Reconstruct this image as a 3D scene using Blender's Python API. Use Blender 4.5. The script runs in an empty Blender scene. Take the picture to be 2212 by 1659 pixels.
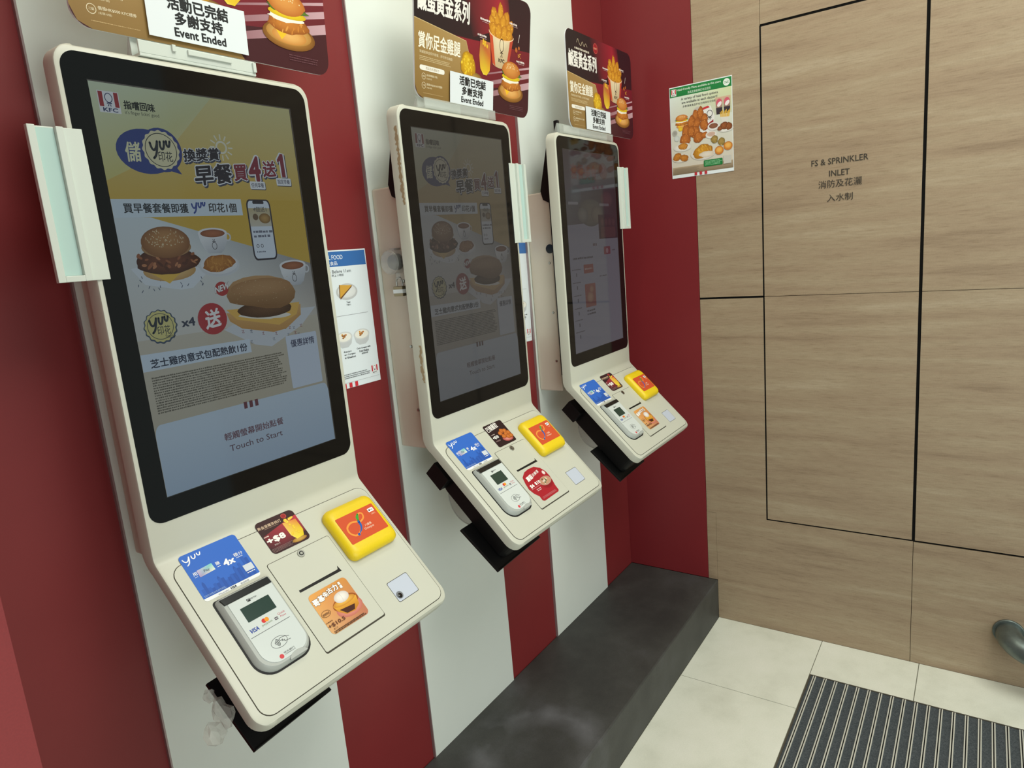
import bpy, bmesh, math, random
from mathutils import Matrix, Vector, Euler

sc = bpy.context.scene
COL = sc.collection
PI = math.pi

# ------------------------------------------------------------------ camera, world, lights, exposure
cam_d = bpy.data.cameras.new('camera')
cam = bpy.data.objects.new('camera', cam_d)
COL.objects.link(cam)
cam.location = (-0.6708, -1.1600, 1.4584)
cam.rotation_euler = (1.37872, 0.08480, -0.97381)
cam_d.sensor_width = 36.0
cam_d.lens = 36.0 * 1472.33 / 2212.0
cam_d.clip_start = 0.02
sc.camera = cam
sc.view_settings.view_transform = 'Standard'
sc.view_settings.look = 'None'
sc.view_settings.gamma = 1.0
sc.view_settings.exposure = -0.08

world = bpy.data.worlds.new('world')
sc.world = world
world.use_nodes = True
_bg = world.node_tree.nodes['Background']
_bg.inputs['Color'].default_value = (0.86, 1.0, 0.93, 1)
_bg.inputs['Strength'].default_value = 0.46


def area(name, loc, target, sx, sy, power, color):
    d = bpy.data.lights.new(name, 'AREA')
    d.shape = 'RECTANGLE'
    d.size, d.size_y = sx, sy
    d.energy = power
    d.color = color
    o = bpy.data.objects.new(name, d)
    COL.objects.link(o)
    o.location = loc
    o.rotation_euler = (Vector(target) - Vector(loc)).to_track_quat('-Z', 'Y').to_euler()
    return o


area('ceiling_light', (0.40, -2.0, 3.2), (0.9, -1.5, 0.0), 1.5, 1.3, 58, (1.0, 1.0, 0.90))
area('entrance_daylight', (-1.4, -3.4, 0.95), (0.8, -0.2, 0.15), 2.2, 1.5, 44, (0.90, 1.0, 0.97))


area('wall_washer', (0.55, -0.50, 3.0), (0.55, -0.22, 0.0), 2.0, 0.25, 10, (1.0, 0.96, 0.72))


# ------------------------------------------------------------------ materials
def lin1(c):
    c /= 255.0
    return c / 12.92 if c <= 0.04045 else ((c + 0.055) / 1.055) ** 2.4


def rgb(r, g, b):
    return (lin1(r), lin1(g), lin1(b))


def mat(name, col, rough=0.5, metal=0.0, spec=0.5, coat=0.0):
    m = bpy.data.materials.new(name)
    m.use_nodes = True
    b = m.node_tree.nodes['Principled BSDF']
    b.inputs['Base Color'].default_value = (*col, 1)
    b.inputs['Roughness'].default_value = rough
    b.inputs['Metallic'].default_value = metal
    b.inputs['Specular IOR Level'].default_value = spec
    b.inputs['Coat Weight'].default_value = coat
    return m


def nt(m):
    return m.node_tree.nodes, m.node_tree.links, m.node_tree.nodes['Principled BSDF']


def noise_mat(name, stops, scale=(1, 1, 1), nscale=5.0, detail=6.0, rough=0.5, bump=0.0, spec=0.5, fine=None):
    """object-space noise run through a colour ramp, with an optional fine grain"""
    m = mat(name, stops[0][1], rough, spec=spec)
    N, L, b = nt(m)
    tc = N.new('ShaderNodeTexCoord')
    mp = N.new('ShaderNodeMapping')
    mp.inputs['Scale'].default_value = scale
    L.new(tc.outputs['Object'], mp.inputs['Vector'])
    n = N.new('ShaderNodeTexNoise')
    n.inputs['Scale'].default_value = nscale
    n.inputs['Detail'].default_value = detail
    n.inputs['Roughness'].default_value = 0.62
    L.new(mp.outputs['Vector'], n.inputs['Vector'])
    r = N.new('ShaderNodeValToRGB')
    while len(r.color_ramp.elements) < len(stops):
        r.color_ramp.elements.new(0.5)
    for e, (p, c) in zip(r.color_ramp.elements, stops):
        e.position = p
        e.color = (*c, 1)
    L.new(n.outputs['Fac'], r.inputs['Fac'])
    out = r.outputs['Color']
    if fine:
        n2 = N.new('ShaderNodeTexNoise')
        n2.inputs['Scale'].default_value = fine[0]
        n2.inputs['Detail'].default_value = 3
        L.new(tc.outputs['Object'], n2.inputs['Vector'])
        r2 = N.new('ShaderNodeValToRGB')
        r2.color_ramp.elements[0].position = 0.3
        r2.color_ramp.elements[1].position = 0.7
        lo = 1.0 - fine[1]
        r2.color_ramp.elements[0].color = (lo, lo, lo, 1)
        L.new(n2.outputs['Fac'], r2.inputs['Fac'])
        mx = N.new('ShaderNodeMix')
        mx.data_type = 'RGBA'
        mx.blend_type = 'MULTIPLY'
        mx.inputs['Factor'].default_value = 1.0
        L.new(out, mx.inputs['A'])
        L.new(r2.outputs['Color'], mx.inputs['B'])
        out = mx.outputs['Result']
    L.new(out, b.inputs['Base Color'])
    if bump:
        bp = N.new('ShaderNodeBump')
        bp.inputs['Strength'].default_value = bump
        bp.inputs['Distance'].default_value = 0.002
        L.new(n.outputs['Fac'], bp.inputs['Height'])
        L.new(bp.outputs['Normal'], b.inputs['Normal'])
    return m


M = {}
M['red'] = noise_mat('red_laminate', [(0.3, rgb(122, 40, 42)), (0.7, rgb(130, 43, 45))], nscale=2.0, rough=0.42, spec=0.4, fine=(900, 0.12))
M['red_far'] = noise_mat('red_laminate_return', [(0.3, rgb(122, 36, 41)), (0.7, rgb(129, 39, 44))], nscale=2.0, rough=0.45, spec=0.35, fine=(900, 0.12))
M['white_wall'] = noise_mat('white_laminate', [(0.3, rgb(216, 221, 215)), (0.7, rgb(223, 227, 221))], nscale=1.6, rough=0.4, spec=0.4)
M['trim_edge'] = mat('aluminium_edge', rgb(168, 150, 150), 0.35, 0.5)
M['plinth'] = noise_mat('dark_stone', [(0.35, rgb(54, 54, 53)), (0.55, rgb(69, 69, 67)), (0.75, rgb(84, 84, 86))], nscale=4.0, detail=8, rough=0.55, spec=0.4, fine=(420, 0.25))
M['floor'] = noise_mat('cream_limestone', [(0.3, rgb(219, 220, 206)), (0.5, rgb(233, 234, 221)), (0.72, rgb(240, 240, 229))], nscale=5.0, detail=8, rough=0.42, fine=(260, 0.06))
M['grout'] = mat('grout', rgb(120, 118, 104), 0.9)
M['gap'] = mat('dark_gap', rgb(16, 15, 14), 0.9, spec=0.1)
M['kiosk'] = noise_mat('ivory_powder_coat', [(0.3, rgb(195, 195, 181)), (0.7, rgb(200, 200, 187))], nscale=3.0, rough=0.38, spec=0.45)
M['housing'] = noise_mat('beige_powder_coat', [(0.3, rgb(208, 196, 180)), (0.7, rgb(214, 203, 188))], nscale=3.0, rough=0.42, spec=0.4)
M['holder'] = mat('white_plastic', rgb(205, 212, 204), 0.35)
M['insert'] = mat('pale_blue_film', rgb(180, 206, 200), 0.25)
M['glass'] = mat('black_glass', rgb(10, 10, 11), 0.06, spec=0.3)
M['black'] = mat('black_steel', rgb(16, 15, 16), 0.5, spec=0.3)
M['black_gloss'] = mat('black_gloss', rgb(14, 14, 14), 0.2)
M['seam'] = mat('seam_shadow_gap', rgb(74, 70, 62), 0.8, spec=0.1)
M['steel'] = mat('brushed_steel', rgb(176, 176, 170), 0.32, 1.0)
M['pipe'] = noise_mat('galvanised_steel', [(0.35, rgb(96, 104, 102)), (0.65, rgb(128, 138, 134))], nscale=12, rough=0.38, bump=0.15)
M['pipe'].node_tree.nodes['Principled BSDF'].inputs['Metallic'].default_value = 0.7
M['yellow'] = noise_mat('yellow_rubber', [(0.3, rgb(232, 200, 20)), (0.7, rgb(240, 208, 26))], nscale=6, rough=0.45, bump=0.05, fine=(700, 0.08))
M['grey_plastic'] = mat('light_grey_plastic', rgb(170, 174, 170), 0.4)
M['reader_white'] = mat('white_gloss_plastic', rgb(208, 214, 212), 0.12)
M['paper'] = mat('white_paper', rgb(226, 232, 236), 0.5)
M['brass'] = mat('laminated_brass', rgb(150, 138, 112), 0.4, 0.8)
M['mat_pile'] = noise_mat('charcoal_carpet', [(0.3, rgb(58, 63, 68)), (0.7, rgb(92, 98, 102))], nscale=300, detail=3, rough=0.95, spec=0.1, bump=0.6)
M['mat_alu'] = mat('aluminium_strip', rgb(222, 222, 214), 0.4, 0.3)
M['ink'] = mat('dark_lettering', rgb(52, 46, 38), 0.6)


def clear_mat(name, tint, alpha, rough=0.08):
    m = mat(name, tint, rough)
    N, L, b = nt(m)
    b.inputs['Alpha'].default_value = alpha
    return m


M['clear'] = clear_mat('clear_acrylic', rgb(215, 222, 216), 0.32)
M['cover'] = clear_mat('clear_cover', rgb(205, 205, 200), 0.30)
M['wrap'] = clear_mat('clear_wrap', rgb(225, 225, 215), 0.34, 0.15)
M['guard'] = clear_mat('smoke_guard', rgb(150, 150, 145), 0.30)


def attr_mat(name, rough=0.4, emit=None, spec=0.4, coat=0.0):
    m = mat(name, (0, 0, 0), rough, spec=spec, coat=coat)
    N, L, b = nt(m)
    a = N.new('ShaderNodeAttribute')
    a.attribute_name = 'Col'
    if emit is None:
        L.new(a.outputs['Color'], b.inputs['Base Color'])
    else:
        b.inputs['Base Color'].default_value = (0.004, 0.004, 0.004, 1)
        L.new(a.outputs['Color'], b.inputs['Emission Color'])
        b.inputs['Emission Strength'].default_value = emit
    return m


M['print'] = attr_mat('printed_artwork', 0.38)
M['sticker'] = attr_mat('printed_sticker', 0.4, spec=0.2)
M['screen'] = attr_mat('lit_screen', 0.06, emit=1.0, spec=0.3)
m_ = mat('lit_scanner_window', rgb(190, 197, 212), 0.15)
m_.node_tree.nodes['Principled BSDF'].inputs['Emission Color'].default_value = (0.80, 0.88, 1.0, 1)
m_.node_tree.nodes['Principled BSDF'].inputs['Emission Strength'].default_value = 0.03
M['scan'] = m_

# travertine: long horizontal veins
tv = mat('travertine', rgb(150, 132, 106), 0.4, spec=0.4)
N, L, b = nt(tv)
tc = N.new('ShaderNodeTexCoord')


def _noise(scale3, s, det, dist=0.0):
    mp = N.new('ShaderNodeMapping')
    mp.inputs['Scale'].default_value = scale3
    L.new(tc.outputs['Object'], mp.inputs['Vector'])
    n = N.new('ShaderNodeTexNoise')
    n.inputs['Scale'].default_value = s
    n.inputs['Detail'].default_value = det
    n.inputs['Roughness'].default_value = 0.6
    n.inputs['Distortion'].default_value = dist
    L.new(mp.outputs['Vector'], n.inputs['Vector'])
    return n


def _ramp(src, stops):
    r = N.new('ShaderNodeValToRGB')
    while len(r.color_ramp.elements) < len(stops):
        r.color_ramp.elements.new(0.5)
    for e, (p, c) in zip(r.color_ramp.elements, stops):
        e.position = p
        e.color = (*c, 1)
    L.new(src, r.inputs['Fac'])
    return r


def _mul(a_, b_, f):
    mx = N.new('ShaderNodeMix')
    mx.data_type = 'RGBA'
    mx.blend_type = 'MULTIPLY'
    mx.inputs['Factor'].default_value = f
    L.new(a_, mx.inputs['A'])
    L.new(b_, mx.inputs['B'])
    return mx.outputs['Result']


n1 = _noise((1.0, .6, 8.0), 3.6, 12, 0.05)
r1 = _ramp(n1.outputs['Fac'], [(0.28, rgb(144, 123, 101)), (0.44, rgb(161, 140, 116)), (0.58, rgb(166, 147, 122)), (0.75, rgb(178, 161, 137))])
n2 = _noise((1.0, 2.6, 34.0), 10.0, 10, 0.15)
r2 = _ramp(n2.outputs['Fac'], [(0.33, (0.66, 0.62, 0.57)), (0.46, (0.94, 0.93, 0.92)), (0.56, (1, 1, 1)), (0.70, (1.14, 1.13, 1.11))])
n3 = _noise((1.0, 20.0, 70.0), 9.0, 4, 0.4)
r3 = _ramp(n3.outputs['Fac'], [(0.25, (0.62, 0.56, 0.48)), (0.34, (1, 1, 1)), (0.66, (1, 1, 1)), (0.76, (1.0, 1.0, 1.0))])
o_ = _mul(r1.outputs['Color'], r2.outputs['Color'], 0.5)
o_ = _mul(o_, r3.outputs['Color'], 0.45)
n4 = _noise((1, 1, 1), 260.0, 2)
r4 = _ramp(n4.outputs['Fac'], [(0.3, (0.86, 0.86, 0.86)), (0.7, (1, 1, 1))])
o_ = _mul(o_, r4.outputs['Color'], 0.6)
L.new(o_, b.inputs['Base Color'])
M['travertine'] = tv

# whitish scuff arc on the plinth top
N, L, b = nt(M['plinth'])
src = b.inputs['Base Color'].links[0].from_socket
tc = [n for n in N if n.type == 'TEX_COORD'][0]
vm = N.new('ShaderNodeVectorMath')
vm.operation = 'DISTANCE'
vm.inputs[1].default_value = (0.62, -0.24, 0.158)
L.new(tc.outputs['Object'], vm.inputs[0])
rr = _ramp(vm.outputs['Value'], [(0.09, (0, 0, 0)), (0.15, (1, 1, 1)), (0.165, (0.9, 0.9, 0.9)), (0.22, (0, 0, 0))])
nn = N.new('ShaderNodeTexNoise')
nn.inputs['Scale'].default_value = 9
nn.inputs['Detail'].default_value = 8
L.new(tc.outputs['Object'], nn.inputs['Vector'])
rn = _ramp(nn.outputs['Fac'], [(0.4, (0, 0, 0)), (0.75, (0.42, 0.42, 0.42))])
fac = _mul(rr.outputs['Color'], rn.outputs['Color'], 1.0)
mx = N.new('ShaderNodeMix')
mx.data_type = 'RGBA'
L.new(fac, mx.inputs['Factor'])
L.new(src, mx.inputs['A'])
mx.inputs['B'].default_value = (*rgb(150, 150, 158), 1)
L.new(mx.outputs['Result'], b.inputs['Base Color'])


# ------------------------------------------------------------------ mesh helpers
class MB:
    """collects faces; build() links them as one mesh object"""

    def __init__(self, T=None):
        self.v, self.f, self.fm, self.fc, self.mats = [], [], [], [], []
        self.T = T or Matrix.Identity(4)
        self.m = 0

    def use(self, m):
        if m not in self.mats:
            self.mats.append(m)
        self.m = self.mats.index(m)
        return self

    def add(self, verts, faces, cols=None):
        o = len(self.v)
        self.v += [tuple(self.T @ Vector(p)) for p in verts]
        for i, f in enumerate(faces):
            self.f.append([o + k for k in f])
            self.fm.append(self.m)
            self.fc.append(None if cols is None else [cols[k] for k in f])

    def box(self, x0, x1, y0, y1, z0, z1):
        v = [(x, y, z) for x in (x0, x1) for y in (y0, y1) for z in (z0, z1)]
        self.add(v, [(0, 1, 3, 2), (4, 6, 7, 5), (0, 4, 5, 1), (2, 3, 7, 6), (0, 2, 6, 4), (1, 5, 7, 3)])

    def prism(self, pts, a, b, axes='xyz'):
        """2-D outline extruded from a to b along the third of axes"""
        ix = ['xyz'.index(c) for c in axes]

        def P(p, h):
            q = [0, 0, 0]
            q[ix[0]], q[ix[1]], q[ix[2]] = p[0], p[1], h
            return q
        n = len(pts)
        v = [P(p, a) for p in pts] + [P(p, b) for p in pts]
        fs = [list(range(n))[::-1], list(range(n, 2 * n))]
        fs += [(i, (i + 1) % n, n + (i + 1) % n, n + i) for i in range(n)]
        self.add(v, fs)

    def loft(self, rings, cap=True):
        n = len(rings[0])
        v = [p for r in rings for p in r]
        fs = []
        for j in range(len(rings) - 1):
            for i in range(n):
                k = (i + 1) % n
                fs.append((j * n + i, j * n + k, (j + 1) * n + k, (j + 1) * n + i))
        if cap:
            fs.append(list(range(n))[::-1])
            fs.append([(len(rings) - 1) * n + i for i in range(n)])
        self.add(v, fs)

    def tube(self, path, r, n=12, cap=True):
        rings = []
        path = [Vector(p) for p in path]
        ref = None
        for i, p in enumerate(path):
            d = (path[min(i + 1, len(path) - 1)] - path[max(i - 1, 0)]).normalized()
            if ref is None:
                ref = d.orthogonal().normalized()
            ref = (ref - d * ref.dot(d)).normalized()
            w = d.cross(ref)
            rr_ = r[i] if isinstance(r, (list, tuple)) else r
            rings.append([p + (ref * math.cos(2 * PI * k / n) + w * math.sin(2 * PI * k / n)) * rr_ for k in range(n)])
        self.loft(rings, cap)

    def cyl(self, c, d, r, h, n=24, r2=None):
        c = Vector(c)
        d = Vector(d).normalized()
        self.tube([c, c + d * h], [r, r if r2 is None else r2], n)

    def build(self, name, parent=None, bevel=0.0, smooth=False, seg=2):
        me = bpy.data.meshes.new(name)
        off = Vector((0, 0, 0))
        q = parent
        while q is not None:
            off += q.location
            q = q.parent
        me.from_pydata([tuple(Vector(p) - off) for p in self.v], [], self.f)
        for m in self.mats:
            me.materials.append(m)
        me.polygons.foreach_set('material_index', self.fm)
        if any(c is not None for c in self.fc):
            at = me.color_attributes.new('Col', 'FLOAT_COLOR', 'CORNER')
            flat = []
            for f, c in zip(self.f, self.fc):
                for k in range(len(f)):
                    cc = c[k] if c is not None else (0.8, 0.8, 0.8)
                    flat += [cc[0], cc[1], cc[2], 1.0]
            at.data.foreach_set('color', flat)
        if smooth:
            me.polygons.foreach_set('use_smooth', [True] * len(me.polygons))
        me.update()
        o = bpy.data.objects.new(name, me)
        COL.objects.link(o)
        if not isinstance(self, Art):
            bm = bmesh.new()
            bm.from_mesh(me)
            bmesh.ops.recalc_face_normals(bm, faces=bm.faces)
            bm.to_mesh(me)
            bm.free()
        if parent is not None:
            o.parent = parent
        if bevel:
            md = o.modifiers.new('bevel', 'BEVEL')
            md.width = bevel
            md.segments = seg
            md.limit_method = 'ANGLE'
            md.angle_limit = math.radians(40)
            md.harden_normals = False
        if smooth:
            try:
                bpy.context.view_layer.update()
                me.set_sharp_from_angle(angle=math.radians(40))
            except Exception:
                pass
        return o


def rrect(x0, y0, x1, y1, r, n=6):
    if not isinstance(r, (list, tuple)):
        r = [r] * 4
    pts = []
    for (cx, cy, a0), rr in zip(((x1, y1, 0), (x0, y1, 90), (x0, y0, 180), (x1, y0, 270)), (r[0], r[1], r[2], r[3])):
        sx = -1 if cx == x1 else 1
        sy = -1 if cy == y1 else 1
        if rr <= 0:
            pts.append((cx, cy))
            continue
        for k in range(n + 1):
            a = math.radians(a0 + 90 * k / n)
            pts.append((cx + sx * rr + rr * math.cos(a), cy + sy * rr + rr * math.sin(a)))
    return pts


# ------------------------------------------------------------------ printed artwork (flat, in layers)
_glyph = {}


def text_mesh(s, bold):
    key = (s, round(bold, 4))
    if key not in _glyph:
        cu = bpy.data.curves.new('txt', 'FONT')
        cu.body = s
        cu.size = 1.0
        cu.offset = bold
        cu.resolution_u = 2
        cu.fill_mode = 'FRONT'
        ob = bpy.data.objects.new('txt', cu)
        me = ob.to_mesh()
        v = [(p.co.x, p.co.y) for p in me.vertices]
        f = [list(p.vertices) for p in me.polygons]
        ob.to_mesh_clear()
        bpy.data.objects.remove(ob)
        bpy.data.curves.remove(cu)
        _glyph[key] = (v, f)
    return _glyph[key]


def mixc(a, b, t):
    return tuple(a[i] * (1 - t) + b[i] * t for i in range(3))


class Art(MB):
    def __init__(self, T, m, step=4e-5, lay=(0, 0, 1, 1), cmap=None, h0=0.0):
        super().__init__(T)
        self.use(m)
        self.h = h0
        self.step = step
        self.lay = lay
        self.cmap = cmap

    def C(self, c):
        c = rgb(*c)
        return self.cmap(c) if self.cmap else c

    def P(self, p):
        ox, oy, sx, sy = self.lay
        return (ox + p[0] * sx, oy + p[1] * sy)

    def up(self):
        self.h += self.step

    def raw(self, pts, faces, cols):
        self.up()
        # keep faces pointing out of the sheet
        fs = []
        for f in faces:
            a = 0
            for i in range(len(f)):
                p, q = pts[f[i]], pts[f[(i + 1) % len(f)]]
                a += p[0] * q[1] - q[0] * p[1]
            fs.append(f if a > 0 else f[::-1])
        self.add([(p[0], p[1], self.h) for p in pts], fs, cols)

    def poly(self, pts, col, cols=None):
        pts = [self.P(p) for p in pts]
        cc = [self.C(c) for c in cols] if cols else [self.C(col)] * len(pts)
        self.raw(pts, [list(range(len(pts)))], cc)

    def rect(self, x0, y0, x1, y1, col, col2=None):
        """col2 is the colour of the y1 side"""
        c2 = col2 or col
        self.poly([(x0, y0), (x1, y0), (x1, y1), (x0, y1)], None, [col, col, c2, c2])

    def rr(self, x0, y0, x1, y1, r, col):
        self.poly(rrect(min(x0, x1), min(y0, y1), max(x0, x1), max(y0, y1), r, 4), col)

    def ell(self, cx, cy, rx, ry, col, edge=None, rot=0, n=28, a0=0, a1=360, amp=0.0, seed=0, light=(0, 0)):
        rnd = random.Random(seed)
        full = abs(a1 - a0) >= 360
        m_ = n if full else n + 1
        cr, sr = math.cos(math.radians(rot)), math.sin(math.radians(rot))
        ph = [rnd.uniform(0, 6.28) for _ in range(4)]
        edge = edge or col
        rings = [0.5, 0.8, 1.0] if edge != col else [1.0]
        pts = [self.P((cx + light[0] * rx, cy + light[1] * ry))]
        cols = [self.C(col)]
        for q in rings:
            for k in range(m_):
                a = math.radians(a0 + (a1 - a0) * k / n)
                w = 1 + amp * (math.sin(3 * a + ph[0]) * .5 + math.sin(5 * a + ph[1]) * .4 + math.sin(9 * a + ph[2]) * .35 + math.sin(14 * a + ph[3]) * .2)
                x, y = rx * w * math.cos(a), ry * w * math.sin(a)
                x, y = x * cr - y * sr, x * sr + y * cr
                t = q
                px = (cx + x) * t + (cx + light[0] * rx) * (1 - t)
                py = (cy + y) * t + (cy + light[1] * ry) * (1 - t)
                pts.append(self.P((px, py)))
                cols.append(self.C(mixc(col, edge, q ** 2)))
        fs = []
        lim = m_ if full else m_ - 1
        for k in range(lim):
            fs.append([0, 1 + k, 1 + (k + 1) % m_])
        for j in range(len(rings) - 1):
            for k in range(lim):
                a_, b_ = 1 + j * m_ + k, 1 + j * m_ + (k + 1) % m_
                fs.append([a_, a_ + m_, b_ + m_, b_])
        self.raw(pts, fs, cols)

    def ring(self, cx, cy, rx, ry, w, col, n=32, a0=0, a1=360):
        pts = [(cx + rx * math.cos(math.radians(a0 + (a1 - a0) * k / n)), cy + ry * math.sin(math.radians(a0 + (a1 - a0) * k / n))) for k in range(n + 1)]
        self.stroke(pts, w, col)

    def stroke(self, pts, w, col, taper=None, caps=False):
        pts = [Vector(self.P(p)) for p in pts]
        L_, R_ = [], []
        for i, p in enumerate(pts):
            d = (pts[min(i + 1, len(pts) - 1)] - pts[max(i - 1, 0)])
            if d.length < 1e-9:
                d = Vector((1, 0))
            d.normalize()
            nrm = Vector((-d.y, d.x)) * (w * 0.5 * (taper[i] if taper else 1))
            L_.append(p + nrm)
            R_.append(p - nrm)
        n = len(pts)
        v = [tuple(p) for p in L_ + R_]
        c = self.C(col)
        fs = [[i, i + 1, n + i + 1, n + i] for i in range(n - 1)]
        self.raw(v, fs, [c] * len(v))
        if caps:
            for p in (pts[0], pts[-1]):
                q = [(p.x + w * .5 * math.cos(k * PI / 5), p.y + w * .5 * math.sin(k * PI / 5)) for k in range(10)]
                self.add([(a_, b_, self.h) for a_, b_ in q], [list(range(10))], [c] * 10)

    def curve(self, ctrl, w, col, n=8, taper=None, caps=True):
        """smooth stroke through control points"""
        P_ = [ctrl[0]] + list(ctrl) + [ctrl[-1]]
        out = []
        for i in range(1, len(P_) - 2):
            p0, p1, p2, p3 = P_[i - 1], P_[i], P_[i + 1], P_[i + 2]
            for k in range(n):
                t = k / n
                out.append(tuple(0.5 * (2 * p1[j] + (p2[j] - p0[j]) * t + (2 * p0[j] - 5 * p1[j] + 4 * p2[j] - p3[j]) * t * t + (3 * p1[j] - p0[j] - 3 * p2[j] + p3[j]) * t ** 3) for j in (0, 1)))
        out.append(tuple(ctrl[-1]))
        tp = None
        if taper:
            tp = [taper(i / (len(out) - 1)) for i in range(len(out))]
        self.stroke(out, w, col, tp, caps)

    def text(self, s, bl, br, tl, col, bold=0.0, out=None):
        """text filling the parallelogram bl, br, tl; out = [(colour, extra weight), ...] drawn beneath"""
        v, f = text_mesh(s, 0.0)
        if not v:
            return
        x0, x1 = min(p[0] for p in v), max(p[0] for p in v)
        y0, y1 = min(p[1] for p in v), max(p[1] for p in v)
        bl, br, tl = Vector(bl), Vector(br), Vector(tl)
        ex, ey = (br - bl) / max(x1 - x0, 1e-6), (tl - bl) / max(y1 - y0, 1e-6)
        base = [self.P(tuple(bl + ex * (p[0] - x0) + ey * (p[1] - y0))) for p in v]
        lx = Vector((ex.x * self.lay[2], ex.y * self.lay[3])).length
        ly = Vector((ey.x * self.lay[2], ey.y * self.lay[3])).length
        em = min(lx, ly, 1.6 * min(lx, ly))
        for c, bo in (out or []) + [(col, bold * 1.15)]:
            cc = [self.C(c)] * len(base)
            self.up()
            sh = [(0, 0)]
            if bo > 0.004:
                n = 10 if bo > .05 else 6
                sh += [(math.cos(2 * PI * q / n) * bo * em, math.sin(2 * PI * q / n) * bo * em) for q in range(n)]
            fs = []
            for g in f:
                ar = 0
                for i in range(len(g)):
                    p, q = base[g[i]], base[g[(i + 1) % len(g)]]
                    ar += p[0] * q[1] - q[0] * p[1]
                fs.append(g if ar > 0 else g[::-1])
            for dx, dy_ in sh:
                self.h += self.step * .4
                self.add([(p[0] + dx, p[1] + dy_, self.h) for p in base], fs, cc)

    def tx(self, s, x0, y0, x1, y1, col, bold=0.0, out=None, dy=0.0):
        """axis-aligned text from (x0,y0) bottom-left to (x1,y1) top-right; dy lifts the right end"""
        self.text(s, (x0, y0), (x1, y0 + dy), (x0, y1), col, bold, out)

    def fine(self, x0, y0, x1, y1, rows, col, seed=1, fill=0.55, ragged=0.1, dy=0.0):
        """illegible small print: rows of broken dashes"""
        rnd = random.Random(seed)
        H = (y1 - y0) / rows
        ex = abs(H * self.lay[3] / self.lay[0 + 2])
        c = self.C(col)
        self.up()
        for r_ in range(rows):
            x = x0
            end = x1 - (x1 - x0) * rnd.uniform(0, ragged)
            yb = y0 + (r_ + 0.5 - fill / 2) * H
            while x < end - ex * .3:
                w = ex * rnd.choice((.35, .5, .55, .6, .8, 1.0)) * (0.9 if x1 > x0 else -0.9)
                s0 = (x - x0) / (x1 - x0) * dy
                hh = rnd.uniform(.75, 1.0) * H * fill
                q = [self.P(p) for p in ((x, yb + s0), (x + w, yb + s0), (x + w, yb + s0 + hh), (x, yb + s0 + hh))]
                f = [0, 1, 2, 3] if (q[1][0] - q[0][0]) * (q[2][1] - q[1][1]) > 0 else [3, 2, 1, 0]
                self.add([(a_, b_, self.h) for a_, b_ in q], [f], [c] * 4)
                x += w + ex * rnd.choice((.12, .15, .18, .35))

    def fried(self, cx, cy, rx, ry, rot=0, seed=0, base=(205, 128, 40), dark=(140, 74, 22), hi=(236, 178, 74), k=26):
        """crumbed surface: an uneven lump with crumbs of several shades"""
        rnd = random.Random(seed)
        self.ell(cx, cy, rx, ry, base, dark, rot, 26, amp=.09, seed=seed, light=(-.15, .25 if self.lay[3] > 0 else -.25))
        cr, sr = math.cos(math.radians(rot)), math.sin(math.radians(rot))
        self.up()
        h = self.h
        for i in range(k):
            a, q = rnd.uniform(0, 6.28), math.sqrt(rnd.random()) * .86
            x, y = rx * q * math.cos(a), ry * q * math.sin(a)
            x, y = cx + x * cr - y * sr, cy + x * sr + y * cr
            s = rnd.uniform(.06, .15)
            c = mixc(base, rnd.choice((dark, hi, hi, base)), rnd.uniform(.25, .7))
            self.h = h + rnd.random() * self.step
            self.ell(x, y, rx * s, ry * s * .8, c, None, rnd.uniform(0, 180), 7)
        self.h = h + self.step * 2


def yuu(A, x0, y0, x1, y1, col, w):
    """the three linked hand-drawn letters; (x0,y0) bottom-left of the tail, (x1,y1) top-right"""
    X = lambda t: x0 + (x1 - x0) * t
    Y = lambda t: y0 + (y1 - y0) * t
    c = lambda pts: [(X(a), Y(b_)) for a, b_ in pts]
    A.curve(c([(.01, .86), (.05, .62), (.12, .48), (.22, .52), (.31, .74), (.36, .96)]), w, col)
    A.curve(c([(.36, .96), (.31, .56), (.22, .20), (.10, .02)]), w, col)
    A.curve(c([(.49, .95), (.48, .70), (.54, .54), (.62, .60), (.67, .80), (.69, .98)]), w, col)
    A.curve(c([(.80, 1.0), (.80, .80), (.86, .70), (.92, .76), (.97, 1.0)]), w, col)


def scallop(A, cx, cy, rx, ry, col, n=16, amp=.06):
    pts = [(cx + rx * (1 + amp * math.cos(n * a)) * math.cos(a), cy + ry * (1 + amp * math.cos(n * a)) * math.sin(a)) for a in [2 * PI * k / 128 for k in range(128)]]
    A.poly(pts, col)


def chain_logo(A, x0, y0, x1, y1, red=(178, 30, 44), ink=(30, 30, 40), paper=(240, 240, 240)):
    """red-striped badge with the three letters; the portrait is left as a plain oval with a bow tie"""
    W, H = x1 - x0, y1 - y0
    f = lambda a, b_: (x0 + W * a, y0 + H * b_)
    A.poly([f(0, 0), f(1, 0), f(1, 1), f(0, 1)], paper)
    A.poly([f(.04, .28), f(.24, .28), f(.24, .97), f(.04, .97)], red)
    A.poly([f(.76, .28), f(.96, .28), f(.96, .97), f(.76, .97)], red)
    tie(A, x0 + W * .5, y0 + H * .62, W * .17, H * .3, ink)
    A.tx('KFC', *f(.17, .05), *f(.85, .23), ink, .03)


def tie(A, cx, cy, rx, ry, ink):
    """plain oval above a little bow tie"""
    w = abs(rx * A.lay[2]) * .22
    A.ring(cx, cy + ry * .25, rx, ry * .7, w, ink, 20)
    A.stroke([(cx - rx * .7, cy - ry * .62), (cx, cy - ry * .5), (cx + rx * .7, cy - ry * .62)], w * 1.3, ink)
    A.stroke([(cx - rx * .4, cy - ry * 1.05), (cx, cy - ry * .5), (cx + rx * .4, cy - ry * 1.05)], w * 1.3, ink)


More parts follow.
